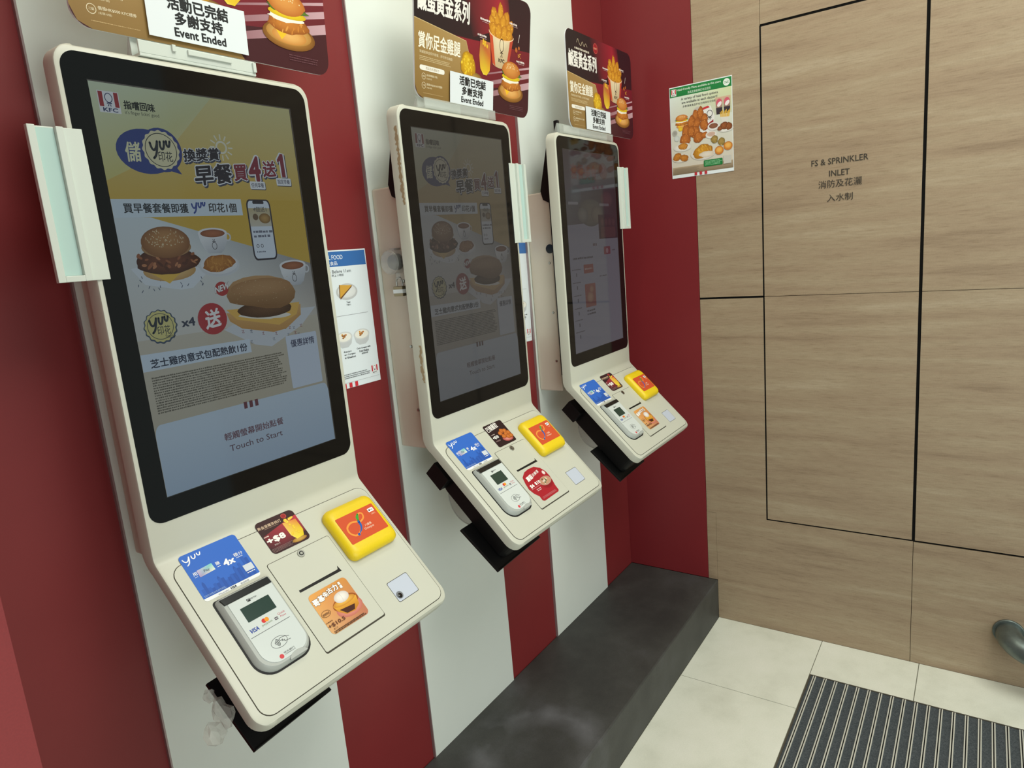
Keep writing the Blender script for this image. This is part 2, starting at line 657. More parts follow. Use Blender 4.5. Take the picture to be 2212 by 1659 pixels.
def burger(A, cx, cy, w, h, up=1, seed=3, plate=True):
    """sesame bun, lettuce, yellow slice, crumbed fillet with sauce, on a gold plate; (cx,cy) is the middle"""
    Y = lambda t: cy + h * t * up
    if plate:
        A.ell(cx, Y(-.30), w * .64, h * .22, (196, 142, 66), (120, 74, 24))
        A.ell(cx, Y(-.27), w * .55, h * .17, (226, 182, 110), (176, 124, 56))
    A.ell(cx, Y(-.30), w * .42, h * .13, (232, 178, 104), (198, 132, 60))
    A.poly([(cx - w * .40, Y(-.14)), (cx + w * .02, Y(-.20)), (cx - w * .20, Y(-.38))], (244, 190, 40))
    A.fried(cx, Y(-.12), w * .50, h * .15, 0, seed, (206, 130, 50), (150, 82, 26), (236, 176, 90), 22)
    A.ell(cx - w * .05, Y(-.02), w * .42, h * .075, (244, 238, 220), None, 0, 24, amp=.16, seed=seed)
    A.ell(cx, Y(.04), w * .46, h * .075, (232, 204, 36), (206, 170, 20))
    A.ell(cx, Y(.11), w * .48, h * .06, (112, 140, 46), (70, 104, 30), 0, 26, amp=.16, seed=seed + 1)
    A.ell(cx, Y(.17), w * .46, h * .22, (222, 156, 80), (176, 96, 34), 0, 30, a0=0 if up > 0 else 180, a1=180 if up > 0 else 360, light=(-.2, .5 * up))
    A.ell(cx, Y(.17), w * .46, h * .06, (206, 140, 70), (190, 112, 44))
    A.ell(cx, Y(.20), w * .44, h * .19, (220, 152, 76), (184, 104, 38), light=(-.15, .35 * up))
    rnd = random.Random(seed)
    for _ in range(26):
        a, q = rnd.uniform(.2, 2.9), rnd.uniform(.3, .92)
        A.ell(cx + w * .40 * q * math.cos(a), Y(.20 + .16 * q * math.sin(a)), w * .012, h * .012, (246, 226, 180), None, 0, 6)


def cup(A, cx, cy, w, h, up=1):
    Y = lambda t: cy + h * t * up
    A.ring(cx + w * .50, Y(.12), w * .10, h * .14, abs(w * A.lay[2]) * .05, (206, 210, 214), 16)
    A.poly([(cx - w * .5, Y(.3)), (cx - w * .46, Y(0)), (cx - w * .34, Y(-.36)), (cx - w * .2, Y(-.5)), (cx + w * .2, Y(-.5)), (cx + w * .34, Y(-.36)), (cx + w * .46, Y(0)), (cx + w * .5, Y(.3))], None,
           [(224, 228, 230), (224, 228, 230), (214, 218, 222), (190, 196, 202), (176, 182, 190), (186, 192, 198), (206, 212, 216), (216, 220, 224)])
    A.ell(cx, Y(.3), w * .5, h * .2, (226, 228, 230))
    A.ell(cx, Y(.28), w * .42, h * .155, (176, 104, 66), (140, 76, 46))
    tie(A, cx, Y(-.16), w * .08, h * .2, (70, 74, 84))


# ------------------------------------------------------------------ object helpers
def tag(o, label=None, cat=None, group=None, kind=None):
    if label:
        o['label'] = label
    if cat:
        o['category'] = cat
    if group:
        o['group'] = group
    if kind:
        o['kind'] = kind
    return o


def thing(name, label, cat, loc, group=None):
    o = bpy.data.objects.new(name, None)
    o.empty_display_size = 0.05
    COL.objects.link(o)
    o.location = loc
    return tag(o, label, cat, group)


def struct(o):
    o['kind'] = 'structure'
    return o


# measured positions (metres): wall plane y = 0, floor z = 0, end wall x = X1
X1 = 1.7226
KX = (0.0, 0.6466, 1.2872)
YB, ZB, SA = -0.1448, 1.0441, 0.7910
ZP, YP, YR = 0.1578, -0.3611, -0.3241
XL = -0.5730
TOP = 3.0
cS, sS = math.cos(SA), math.sin(SA)


def frame(origin, X, Y, Z):
    return Matrix(((X[0], Y[0], Z[0], origin[0]), (X[1], Y[1], Z[1], origin[1]), (X[2], Y[2], Z[2], origin[2]), (0, 0, 0, 1)))


def FP(k):      # panel frame: x = u, y = v upward from the bend, z out of the panel
    return frame((KX[k], YB, ZB), (1, 0, 0), (0, 0, 1), (0, -1, 0))


def FS(k):      # shelf frame: x = u, y = -w (up the slope), z out of the shelf
    return frame((KX[k], YB, ZB), (1, 0, 0), (0, cS, sS), (0, -sS, cS))


def FE(y, z, off=0.0):      # end wall frame seen from the room: x to the right (-y), y up
    return frame((X1 - off, y, z), (0, -1, 0), (0, 0, 1), (-1, 0, 0))


# ------------------------------------------------------------------ the setting
def build_setting():
    # floor: cream tiles with narrow joints, recess for the mat
    g = 0.0012
    m = MB().use(M['floor'])

    def tile(x0, x1, y0, y1):
        m.box(x0 + g, x1 - g, y0 + g, y1 - g, -0.02, 0.0)
    ys = [(-0.7318, -0.36)]
    xs = [X1, 1.3105, 0.7105, 0.1105, -0.4895, -1.0895, -1.6895]
    for a, b_ in zip(xs[1:], xs[:-1]):
        tile(a, b_, -0.7318, -0.20 if b_ <= XL else -0.36)
    y = -0.7318
    while y > -3.0:
        tile(1.5055, X1, y - 0.2982, y)
        y -= 0.2982
    for a, b_ in ((-1.6895, -1.0895), (-1.0895, -0.4895), (-0.4895, 0.10)):
        for q in range(4):
            tile(a, b_, -0.7318 - 0.6 * (q + 1), -0.7318 - 0.6 * q)
    for a in (0.10, 0.57, 1.04):
        tile(a, min(a + .47, 1.5055), -3.1318, -2.4)
    m.use(M['grout'])
    m.box(-1.69, X1 + .05, -3.14, 0.4, -0.05, -0.0025)
    struct(m.build('floor'))

    # kiosk wall: red laminate with raised white panels
    m = MB().use(M['red'])
    m.box(XL + .0005, X1 + .05, 0.0, 0.06, 0.0, TOP)
    struct(m.build('wall_back'))
    for i, (a, b_) in enumerate(((-0.1765, 0.1930), (0.4690, 0.8414), (1.1107, 1.4922))):
        m = MB().use(M['white_wall'])
        m.box(a + .0008, b_, -0.006, -0.0002, ZP + .0005, TOP)
        m.use(M['trim_edge'])
        m.box(a - .0022, a + .0008, -0.0075, -0.0002, ZP + .0005, TOP)
        struct(m.build('trim_%d' % (i + 1)))
    m = MB().use(M['red'])
    m.box(XL - .30, XL, -.80, .06, 0.0, TOP)
    struct(m.build('wall_left'))

    # end wall: red return, then travertine slabs with open joints
    m = MB().use(M['red_far'])
    m.box(X1, X1 + .012, YR, -.0005, ZP, TOP)
    m.use(M['gap'])
    m.box(X1 + .03, X1 + .05, -3.1, 0.05, 0.0, TOP)
    m.use(M['travertine'])
    V1, V2, HB, HM, HT = -0.5459, -1.0031, 0.4308, 1.2365, 2.0888

    def slab(y0, y1, z0, z1, gy0=.0006, gy1=.0006, gz0=.0006, gz1=.0006):
        m.box(X1, X1 + .032, y0 + gy0, y1 - gy1, z0 + gz0, z1 - gz1)
    YE = -3.1
    # left of the access panel
    slab(V1, YR - .0005, HB, HM, .0022, .001, 0, .0035)
    slab(V1, YR - .0005, HM, HT, .0022, .001, .0035, 0)
    slab(V1, YR - .0005, HT, TOP, .0006, .001, 0, .0006)
    # foot courses
    slab(V2, -0.36, 0.0, HB, .0008, .0005, 0, .0005)
    slab(V1, YR - .0005, HB - .0006, HB, .0022, .001, 0, 0)
    m.box(X1, X1 + .032, -0.3599, YR - .001, ZP, HB)
    slab(YE, V2, 0.0, HB, 0, .0008, 0, .0022)
    # above the panel and the large slabs to the right
    slab(V2, V1, HT, TOP, .0045, .0006, .0035, 0)
    slab(YE, V2, HB, HM, 0, .0045, .0042, .0008)
    slab(YE, V2, HM, TOP, 0, .0045, .0008, 0)
    # dark strips set back in the open joints, standing in for their deep shade
    m.use(M['gap'])
    m.box(X1 + .0012, X1 + .029, YE, V1 - .0001, HB + .0001, HB + .0041)
    m.box(X1 + .0015, X1 + .029, V1 - .0001, YR - .001, HM - .0034, HM + .0034)
    m.box(X1 + .0015, X1 + .029, V2 + .0046, V1 - .0001, HT - .0039, HT + .0034)
    m.box(X1 + .0015, X1 + .029, V1 - .0027, V1 + .0021, HB + .0042, HT - .004)
    m.box(X1 + .0015, X1 + .029, V2 - .0044, V2 + .0044, HB + .0042, TOP)
    struct(m.build('wall_right'))
    # access panel in two stone leaves
    m = MB().use(M['travertine'])
    m.box(X1 + .0005, X1 + .03, V2 + .0045, V1 - .0028, HB + .0042, HM - .0008)
    m.box(X1 + .0005, X1 + .03, V2 + .0045, V1 - .0028, HM + .0008, HT - .0040)
    d = struct(m.build('door_1'))
    A = Art(FE(0, 0, .0006), M['ink'])
    ink = (52, 46, 38)
    A.tx('FS & SPRINKLER', .6974, 1.6395, .8574, 1.6575, ink, .006)
    A.tx('INLET', .7490, 1.6030, .8065, 1.6205, ink, .006)
    A.tx('消防及花灑', .7177, 1.5690, .8409, 1.5925, ink, 0)
    A.tx('入水制', .7433, 1.5265, .8160, 1.5490, ink, 0)
    A.build('lettering', d)

    # dark stone plinth
    m = MB().use(M['plinth'])
    m.box(XL + .0005, X1 - .0003, YP, -.0003, 0.0, ZP)
    o = m.build('stone_plinth', bevel=.004)
    tag(o, 'low dark grey stone ledge along the foot of the striped wall', 'ledge')


def build_mat():
    x1, y1, x0, y0 = 1.5055, -0.7330, 0.10, -2.40
    t = thing('entrance_mat', 'ribbed charcoal entrance mat with paired metal strips set in the pale floor', 'doormat', (0.8, -1.5, 0))
    m = MB().use(M['mat_pile'])
    m.box(x0 + .003, x1 - .004, y0 + .003, y1 - .004, -.018, -.0015)
    m.build('carpet', t)
    m = MB().use(mat('mat_frame', rgb(96, 92, 84), .5, .5))
    for q in ((x0, x0 + .003, y0, y1), (x1 - .004, x1, y0, y1), (x0 + .003, x1 - .004, y0, y0 + .003), (x0 + .003, x1 - .004, y1 - .004, y1)):
        m.box(*q, -.018, .0005)
    m.build('frame', t)
    m = MB().use(M['mat_alu'])
    m2 = MB().use(M['gap'])
    y = y1 - .0125
    while y > y0 + .02:
        for d in (0, -.0062):
            m.box(x0 + .004, x1 - .005, y + d - .0016, y + d + .0016, -.004, .0012)
        m2.box(x0 + .004, x1 - .005, y - .0048, y - .0014, -.004, -.0008)
        y -= .0322
    m.build('metal_strips', t)
    m2.build('strip_gaps', t)


def build_pipe():
    t = thing('pipe_elbow', 'short grey steel pipe elbow coming out of the stone wall near the floor', 'pipe', (X1, -1.262, 0.185))
    m = MB().use(M['pipe'])
    c = Vector((X1, -1.264, 0.178))
    m.cyl(c + Vector((.005, 0, 0)), (-1, 0, 0), .042, .012, 28)
    m.build('flange', t, bevel=.002, smooth=True)
    m = MB().use(M['pipe'])
    path = [c + Vector((0, 0, 0)), c + Vector((-.02, 0, 0))]
    R = .062
    for k in range(1, 13):
        a = PI / 2 * k / 12
        path.append(c + Vector((-.02 - R * math.sin(a), -R * (1 - math.cos(a)) * .94, -R * (1 - math.cos(a)) * .30)))
    e = path[-1]
    path.append(e + Vector((-.0, -.25, -.08)))
    m.tube(path, .034, 28)
    m.build('bent_pipe', t, smooth=True)


# ------------------------------------------------------------------ screens
def screen_breakfast(A):
    """the promotion page; coordinates are percent of width, percent of height from the top"""
    A.rect(0, 0, 100, 26, (214, 206, 140), (216, 178, 50))
    A.poly([(0, 0), (55, 0), (30, 14), (0, 22)], None, [(214, 226, 190), (206, 212, 160), (216, 206, 140), (210, 200, 110)])
    A.rect(0, 26, 100, 50, (212, 174, 34), (216, 176, 36))
    A.poly([(0, 30.2), (16, 30.5), (100, 44.4), (100, 68), (0, 68)], None, [(206, 218, 222), (206, 218, 222), (150, 150, 150), (214, 206, 190), (206, 200, 186)])
    A.rect(0, 60, 100, 100, (200, 192, 172), (190, 178, 150))
    # badge top left
    chain_logo(A, 2.8, 6.6, 11.5, 1.8, ink=(44, 60, 110))
    A.tx('指嚐回味', 13.1, 5.3, 26.5, 3.4, (36, 44, 40), .03)
    A.tx('it\'s finger lickin\' good', 13.1, 6.7, 28, 5.6, (50, 60, 60), 0, dy=0)
    # sun
    for k in range(12):
        a = 2 * PI * k / 12
        A.stroke([(56.5 + 3.6 * math.cos(a), 12.4 + 2.0 * math.sin(a)), (56.5 + 6.0 * math.cos(a), 12.4 + 3.4 * math.sin(a))], .0022, (226, 224, 200))
    A.ring(56.5, 12.4, 2.6, 1.45, .003, (226, 224, 200))
    # speech bubble
    A.ell(19.5, 14.8, 13.2, 5.3, (42, 66, 142))
    A.ell(26.5, 14.2, 9.4, 5.3, (42, 66, 142))
    A.poly([(25, 18.6), (31, 17.2), (34.2, 19.9)], (42, 66, 142))
    scallop(A, 26.2, 14.2, 8.3, 4.62, (226, 218, 170), 16, .035)
    A.ring(26.2, 14.2, 7.1, 3.95, .0011, (50, 58, 60), 40)
    A.text('儲', (10.0, 17.4), (16.4, 17.2), (10.4, 12.9), (228, 226, 176), .02)
    yuu(A, 21.4, 16.3, 31.0, 12.0, (40, 48, 60), .0034)
    A.tx('印花', 24.4, 16.9, 31.0, 14.5, (40, 48, 56), .008)
    w = (232, 236, 238)
    nv = (34, 46, 86)
    # headline with a pale outline over a dark offset
    for s, bl, br, tl, c in (('換獎賞', (36.2, 16.7), (54.4, 15.7), (36.6, 13.6), (34, 44, 62)),
                             ('早餐', (40.2, 22.5), (59.6, 21.4), (40.6, 17.6), (34, 44, 62)),
                             ('買', (61.2, 20.9), (68.4, 20.6), (61.4, 16.8), (140, 34, 66)),
                             ('4', (70.0, 20.9), (76.3, 20.6), (70.2, 14.5), (140, 34, 66)),
                             ('送', (78.2, 19.6), (85.8, 19.2), (78.4, 15.4), (140, 34, 66)),
                             ):
        sh = [(bl[0] + .5, bl[1] + .35), (br[0] + .5, br[1] + .35), (tl[0] + .5, tl[1] + .35)]
        A.text(s, *sh, (60, 74, 100), .085)
        A.text(s, bl, br, tl, c, .03, [(w, .085)])
    one = [(87.6 + 4.2 * a, 19.4 - 6.5 * b_) for a, b_ in ((0, .74), (.55, 1), (.95, 1), (1.0, 0), (.45, 0), (.42, .70), (.04, .62))]
    for c, g_, d in (((60, 74, 100), .0052, .5), (w, .0052, 0)):
        q = [(x + d, y + d * .7) for x, y in one]
        A.stroke(q + q[:2], g_, c, caps=True)
        A.poly(q, c)
    A.poly(one, (140, 34, 66))
    for x0, x1, y0, y1, s in ((69.3, 78.2, 23.0, 20.9, '任何早餐'), (85.4, 94.6, 21.8, 19.7, '指定早餐')):
        A.rr(x0 + .3, y0 + .2, x1 + .3, y1 + .2, .4, (60, 74, 100))
        A.rr(x0, y0, x1, y1, .4, w)
        A.tx(s, x0 + .8, y0 - .45, x1 - .8, y1 + .35, nv, .01)
    # first banner
    A.poly([(0, 26.2), (62.6, 25.8), (62.6, 30.1), (0, 30.5)], (206, 222, 232))
    A.tx('買早餐套餐即獲', 4.8, 29.4, 34.2, 27.1, (40, 48, 58), .02)
    yuu(A, 36.2, 29.5, 43.2, 26.8, (52, 82, 160), .0026)
    A.tx('印花1個', 44.7, 29.3, 59.4, 26.9, (40, 48, 58), .02)
    # phone
    A.rr(65.2, 42.6, 79.4, 25.8, 2.0, (40, 48, 66))
    A.rr(66.0, 42.1, 78.6, 26.2, 1.6, (214, 226, 238))
    A.rect(66.0, 28.2, 78.6, 33.2, (190, 176, 130), (200, 196, 180))
    A.rr(69.0, 27.0, 75.6, 26.2, .4, (40, 48, 66))
    A.tx('4個送1', 68.8, 29.2, 76.6, 27.8, (80, 84, 90), .01)
    A.ell(75.0, 31.0, 3.4, 1.4, (190, 150, 80), (130, 96, 48))
    A.ell(69.6, 30.6, 1.6, .9, (110, 90, 70))
    A.fine(67, 36.5, 77.5, 34.0, 2, (110, 120, 140), 3)
    for x in (68.5, 71.0):
        A.ring(x, 38.6, .7, .42, .0009, (60, 64, 80), 14)
    A.fine(67.5, 40.6, 73, 39.8, 1, (110, 120, 140), 4)
    # first burger with its wrapper
    A.poly([(3.0, 42.6), (10, 41.8), (33, 42.8), (38, 45.0), (30, 48.4), (24, 48.6), (8, 46.6)], (214, 222, 228))
    rnd = random.Random(5)
    for _ in range(22):
        x, y = rnd.uniform(5, 36), rnd.uniform(43, 48)
        A.stroke([(x, y), (x + rnd.uniform(-.9, .9), y + .6)], .0011, (90, 100, 124))
    A.ell(20.5, 43.6, 12.4, 2.6, (226, 186, 110), (196, 150, 80))
    A.poly([(9.5, 43.2), (23.0, 43.4), (26.5, 43.8), (19.2, 46.8)], (232, 184, 30))
    A.ell(20.4, 41.3, 15.0, 3.2, (126, 64, 32), (76, 34, 18), 0, 34, amp=.05, seed=4)
    for _ in range(26):
        A.ell(rnd.uniform(7, 34), 41.3 + rnd.uniform(-1.9, 1.9), rnd.uniform(.7, 1.8), rnd.uniform(.2, .5), rnd.choice(((160, 90, 48), (92, 42, 22), (190, 120, 70))), None, rnd.uniform(-30, 30), 9)
    A.ell(20.8, 37.8, 11.6, 2.6, (196, 158, 100), (166, 122, 70))
    A.ell(20.8, 36.6, 11.4, 3.9, (186, 130, 66), (140, 86, 38), light=(0, -.4))
    for _ in range(70):
        a, q = rnd.uniform(0, 6.28), math.sqrt(rnd.random())
        A.ell(20.8 + 9.6 * q * math.cos(a), 35.6 + 2.2 * q * math.sin(a), .28, .13, (226, 206, 160), None, rnd.uniform(0, 180), 6)
    # cup, hash brown, second cup
    cup(A, 44.4, 36.6, 15.2, 6.6, -1)
    A.ell(45.4, 43.2, 10.8, 3.0, (190, 196, 202), (206, 212, 216))
    A.ell(45.4, 42.9, 9.8, 2.6, (224, 228, 230), (214, 218, 222))
    A.fried(45.2, 42.6, 8.6, 2.2, -3, 8, (196, 128, 34), (160, 92, 22), (222, 158, 60), 40)
    cup(A, 88.0, 46.8, 17.0, 7.4, -1)
    # second sandwich on printed paper
    A.poly([(42.0, 60.4), (60, 57), (99, 57.6), (88.0, 62.6), (67.5, 67.2), (58.0, 65.8)], (206, 212, 218))
    for _ in range(16):
        x, y = rnd.uniform(50, 90), rnd.uniform(60.5, 65.5)
        A.stroke([(x, y), (x + 1.2, y - .2), (x + .3, y + .6), (x + 1.4, y + .6)], .0012, rnd.choice(((150, 60, 70), (110, 120, 140))))
    A.poly([(44.6, 56.0), (60, 57.6), (89.4, 56.2), (88.6, 59.4), (78, 62.8), (70, 63.2), (52, 60.8), (46.0, 58.4)], None, [(222, 170, 92)] * 3 + [(206, 150, 70)] * 5)
    A.poly([(45.0, 55.2), (58, 55.4), (88.8, 55.6), (86, 59.0), (74, 61.4), (50, 58.2)], (238, 186, 66))
    A.ell(67, 57.8, 14.6, 1.4, (232, 228, 214), None, 3, 26, amp=.12, seed=2)
    A.ell(67.4, 56.3, 16.2, 2.4, (112, 74, 46), (74, 46, 28), 1, 26, amp=.03, seed=6)
    bun = [(46.3, 51.6), (47.3, 49.6), (51, 47.9), (57, 47.0), (64, 46.7), (72, 47.0), (80, 48.2), (85.6, 50.3), (87.3, 52.3), (86.0, 54.2), (82, 55.8), (76, 56.6), (68, 56.2), (60, 55.1), (52, 54.2), (47.6, 53.4)]
    A.poly(bun, None, [mixc((196, 150, 94), (140, 96, 50), max(0, min(1, (y - 47) / 8))) for x, y in bun])
    A.ell(67, 50.0, 18.0, 2.4, (184, 138, 86), (170, 122, 72))
    for _ in range(40):
        A.ell(rnd.uniform(50, 84), rnd.uniform(47.8, 54), .22, .1, (206, 178, 130), None, 0, 5)
    A.ell(44.4, 49.4, 3.6, 1.9, (186, 40, 48))
    A.text('NEW', (40.8, 50.5), (48.4, 49.4), (41.0, 48.9), (236, 236, 232), .03, [((110, 20, 30), .07)])
    # stamp x4 gift
    scallop(A, 11.4, 57.2, 7.6, 4.2, (62, 84, 110), 16, .035)
    scallop(A, 11.3, 57.1, 7.0, 3.85, (216, 206, 120), 16, .035)
    A.ring(11.3, 57.1, 5.9, 3.2, .0009, (60, 70, 80), 36)
    yuu(A, 6.6, 58.6, 15.6, 54.8, (44, 54, 66), .0032)
    A.tx('印花', 9.6, 59.2, 15.6, 57.0, (44, 54, 66), .006)
    A.tx('Stamp', 12.8, 60.4, 17.4, 59.3, (44, 54, 66), 0)
    A.tx('x4', 21.4, 58.0, 27.8, 55.9, (52, 62, 84), .03)
    A.ell(37.0, 57.0, 7.6, 4.2, (190, 34, 50))
    A.text('送', (33.2, 59.6), (41.0, 59.0), (33.4, 54.9), (240, 238, 236), .03)
    # second banner and small print
    A.poly([(0, 63.4), (55.0, 64.0), (55.2, 67.7), (0, 67.7)], (206, 222, 236))
    A.tx('芝士雞肉意式包配熱飲1份', 3.8, 67.1, 53.0, 64.9, (32, 48, 76), .02)
    A.fine(3.0, 78.8, 75.0, 69.2, 15, (104, 98, 84), 11, .62)
    A.rr(76.6, 80.8, 97.0, 65.0, .6, (206, 218, 234))
    A.tx('優惠詳情', 79.3, 68.6, 95.0, 66.4, (40, 54, 96), .012)
    # start panel
    A.poly(rrect(0, 81.4, 100, 100, [0, 0, 3.0, 3.0], 5), None, [(176, 198, 220)] * 2 + [(196, 214, 230)] * 12)
    for q in range(3):
        A.rect(46.0 + q * 3.2, 83.0, 47.9 + q * 3.2, 81.1, (120, 60, 76))
    A.tx('輕觸螢幕開始點餐', 32.7, 90.4, 67.4, 88.3, (116, 66, 84), .01)
    A.tx('Touch to Start', 34.6, 93.6, 65.8, 91.9, (104, 74, 92), .004)


def screen_menu(A):
    """the menu page: a promotion picture on top, categories and items below"""
    A.rect(0, 0, 100, 100, (150, 150, 168), (180, 182, 202))
    A.rect(0, 0, 100, 20, (110, 96, 100), (126, 120, 130))
    A.poly([(0, 20), (100, 17), (100, 34), (0, 36)], None, [(120, 128, 130), (84, 60, 66), (96, 52, 60), (120, 120, 124)])
    A.tx('套餐美食', 12, 13.6, 62, 6.2, (150, 70, 72), .03)
    A.ell(76, 8.5, 9, 4.2, (150, 64, 70), (120, 60, 66))
    rnd = random.Random(9)
    A.ell(46, 30, 24, 7.0, (138, 132, 112), (112, 112, 106))
    A.ell(30, 31, 10, 4, (152, 150, 136), (120, 120, 112))
    A.ell(58, 31, 12, 4.6, (152, 142, 118), (124, 116, 104))
    A.ell(17, 21.5, 12, 4.6, (126, 140, 142), (112, 120, 128))
    A.ell(80, 23.0, 13, 4.2, (146, 84, 84), (112, 72, 78))
    A.rect(60, 44, 100, 31, (80, 40, 50), (96, 60, 70))
    for q in range(4):
        A.ell(68 + q * 8, 34.8, 4.4, 2.6, (134, 70, 70), (96, 50, 56))
    A.rr(64, 43, 96, 37.5, 2, (128, 60, 58))
    A.rr(4, 26.0, 22, 24.6, .5, (170, 172, 180))
    A.rr(64, 26.6, 84, 25.2, .5, (160, 150, 156))
    A.rect(0, 100, 100, 43.6, (178, 180, 200), (164, 166, 186))
    for q in range(3):
        A.rect(46 + q * 3, 47.0, 47.6 + q * 3, 45.6, (110, 70, 80))
    A.fine(6, 53.4, 50, 51.6, 1, (96, 92, 104), 2)
    A.rr(68, 52.0, 82, 47.8, .8, (180, 56, 76))
    A.ell(75, 50.0, 2.6, 1.4, (214, 150, 160))
    A.fine(86, 50.6, 92, 49.2, 1, (110, 100, 112), 2)
    for y in (57.5, 64, 70.5, 77, 83, 89):
        A.fine(3, y + 1, 19, y, 1, (112, 106, 118), int(y))
        A.rect(10, y + 4, 11.6, y + 2.2, (110, 108, 120))
    A.rr(25, 60.5, 44, 56.0, .6, (186, 84, 70))
    A.fine(27, 59.0, 42, 57.4, 1, (214, 180, 170), 5)
    A.rr(25, 78.0, 46, 66.0, .8, (190, 92, 74))
    A.ell(35, 73.0, 6.4, 3.0, (214, 160, 110), (190, 116, 84))
    A.ell(38, 69.0, 4.4, 2.0, (210, 150, 104), (186, 112, 80))
    A.fine(27, 82.4, 44, 79.0, 2, (96, 92, 104), 6)
    A.fine(56, 63.6, 72, 62.4, 1, (104, 98, 110), 7)


def cm_bright(c):
    g_ = (c[0] + c[1] + c[2]) / 3
    return tuple((.84 * v + .16 * g_) * q + .003 for v, q in zip(c, (.262, .295, .315)))


def cm_washed(c):
    g_ = (c[0] + c[1] + c[2]) / 3
    return tuple(.022 + (.5 * v + .5 * g_) * .095 for v in c)


def cm_menu(c):
    g_ = (c[0] + c[1] + c[2]) / 3
    return tuple((.6 * v + .4 * g_) * .145 + q for v, q in zip(c, (.008, .007, .010)))


# ------------------------------------------------------------------ kiosk
UL, UR = -0.2045, 0.2130      # body edges
V_TOP, W_END = 0.7360, 0.2990


def body_shell(k):
    """bent front: upright panel, soft bend, sloping shelf; rounded outer corners"""
    r = 0.021
    th = PI / 2 - SA
    Lt = r * math.tan(th / 2)
    s1 = V_TOP - Lt
    s2 = s1 + r * th
    s3 = s2 + (W_END - Lt)

    def path(s):
        if s <= s1:
            return Vector((YB, ZB + V_TOP - s)), Vector((-1, 0)), .030
        if s <= s2:
            a = (s - s1) / r
            c = Vector((YB - r, ZB + Lt))
            p = c + Vector((r * math.cos(a), -r * math.sin(a)))
            return p, Vector((-math.cos(a), math.sin(a))), .030 - .008 * (s - s1) / (s2 - s1)
        w = s - s2 + Lt
        return Vector((YB - w * cS, ZB - w * sS)), Vector((-sS, cS)), .022
    R = .027
    rows = []
    for k_ in range(9):
        a = PI / 2 * k_ / 8
        rows.append((R * (1 - math.cos(a)), R * (1 - math.sin(a))))
    mid = [s1 * .5, s1] + [s1 + (s2 - s1) * q / 8 for q in range(1, 8)] + [s2, (s2 + s3) / 2]
    rows += [(s, 0) for s in mid]
    for k_ in range(9):
        a = PI / 2 * (1 - k_ / 8)
        rows.append((s3 - R * (1 - math.cos(a)), R * (1 - math.sin(a))))
    m = MB().use(M['kiosk'])
    bv = .0035
    rings = []
    n = len(rows)
    for i, (s, ins) in enumerate(rows):
        # pull the front a little at both ends for the rounded rim
        p, nn_, T = path(s)
        a, b_ = KX[k] + UL + ins, KX[k] + UR - ins
        ring = []
        se = min(max(s, bv), s3 - bv)
        pe, ne, _ = path(se)
        for u, d, fr in ((a, T, 0), (a, bv, 0), (a + bv * .3, bv * .3, 0.7), (a + bv, 0, 1), (b_ - bv, 0, 1), (b_ - bv * .3, bv * .3, .7), (b_, bv, 0), (b_, T, 0)):
            base = p * (1 - fr) + pe * fr
            q = base - nn_ * d
            ring.append((u, q.x, q.y))
        rings.append(ring)
    m.loft(rings)
    return m


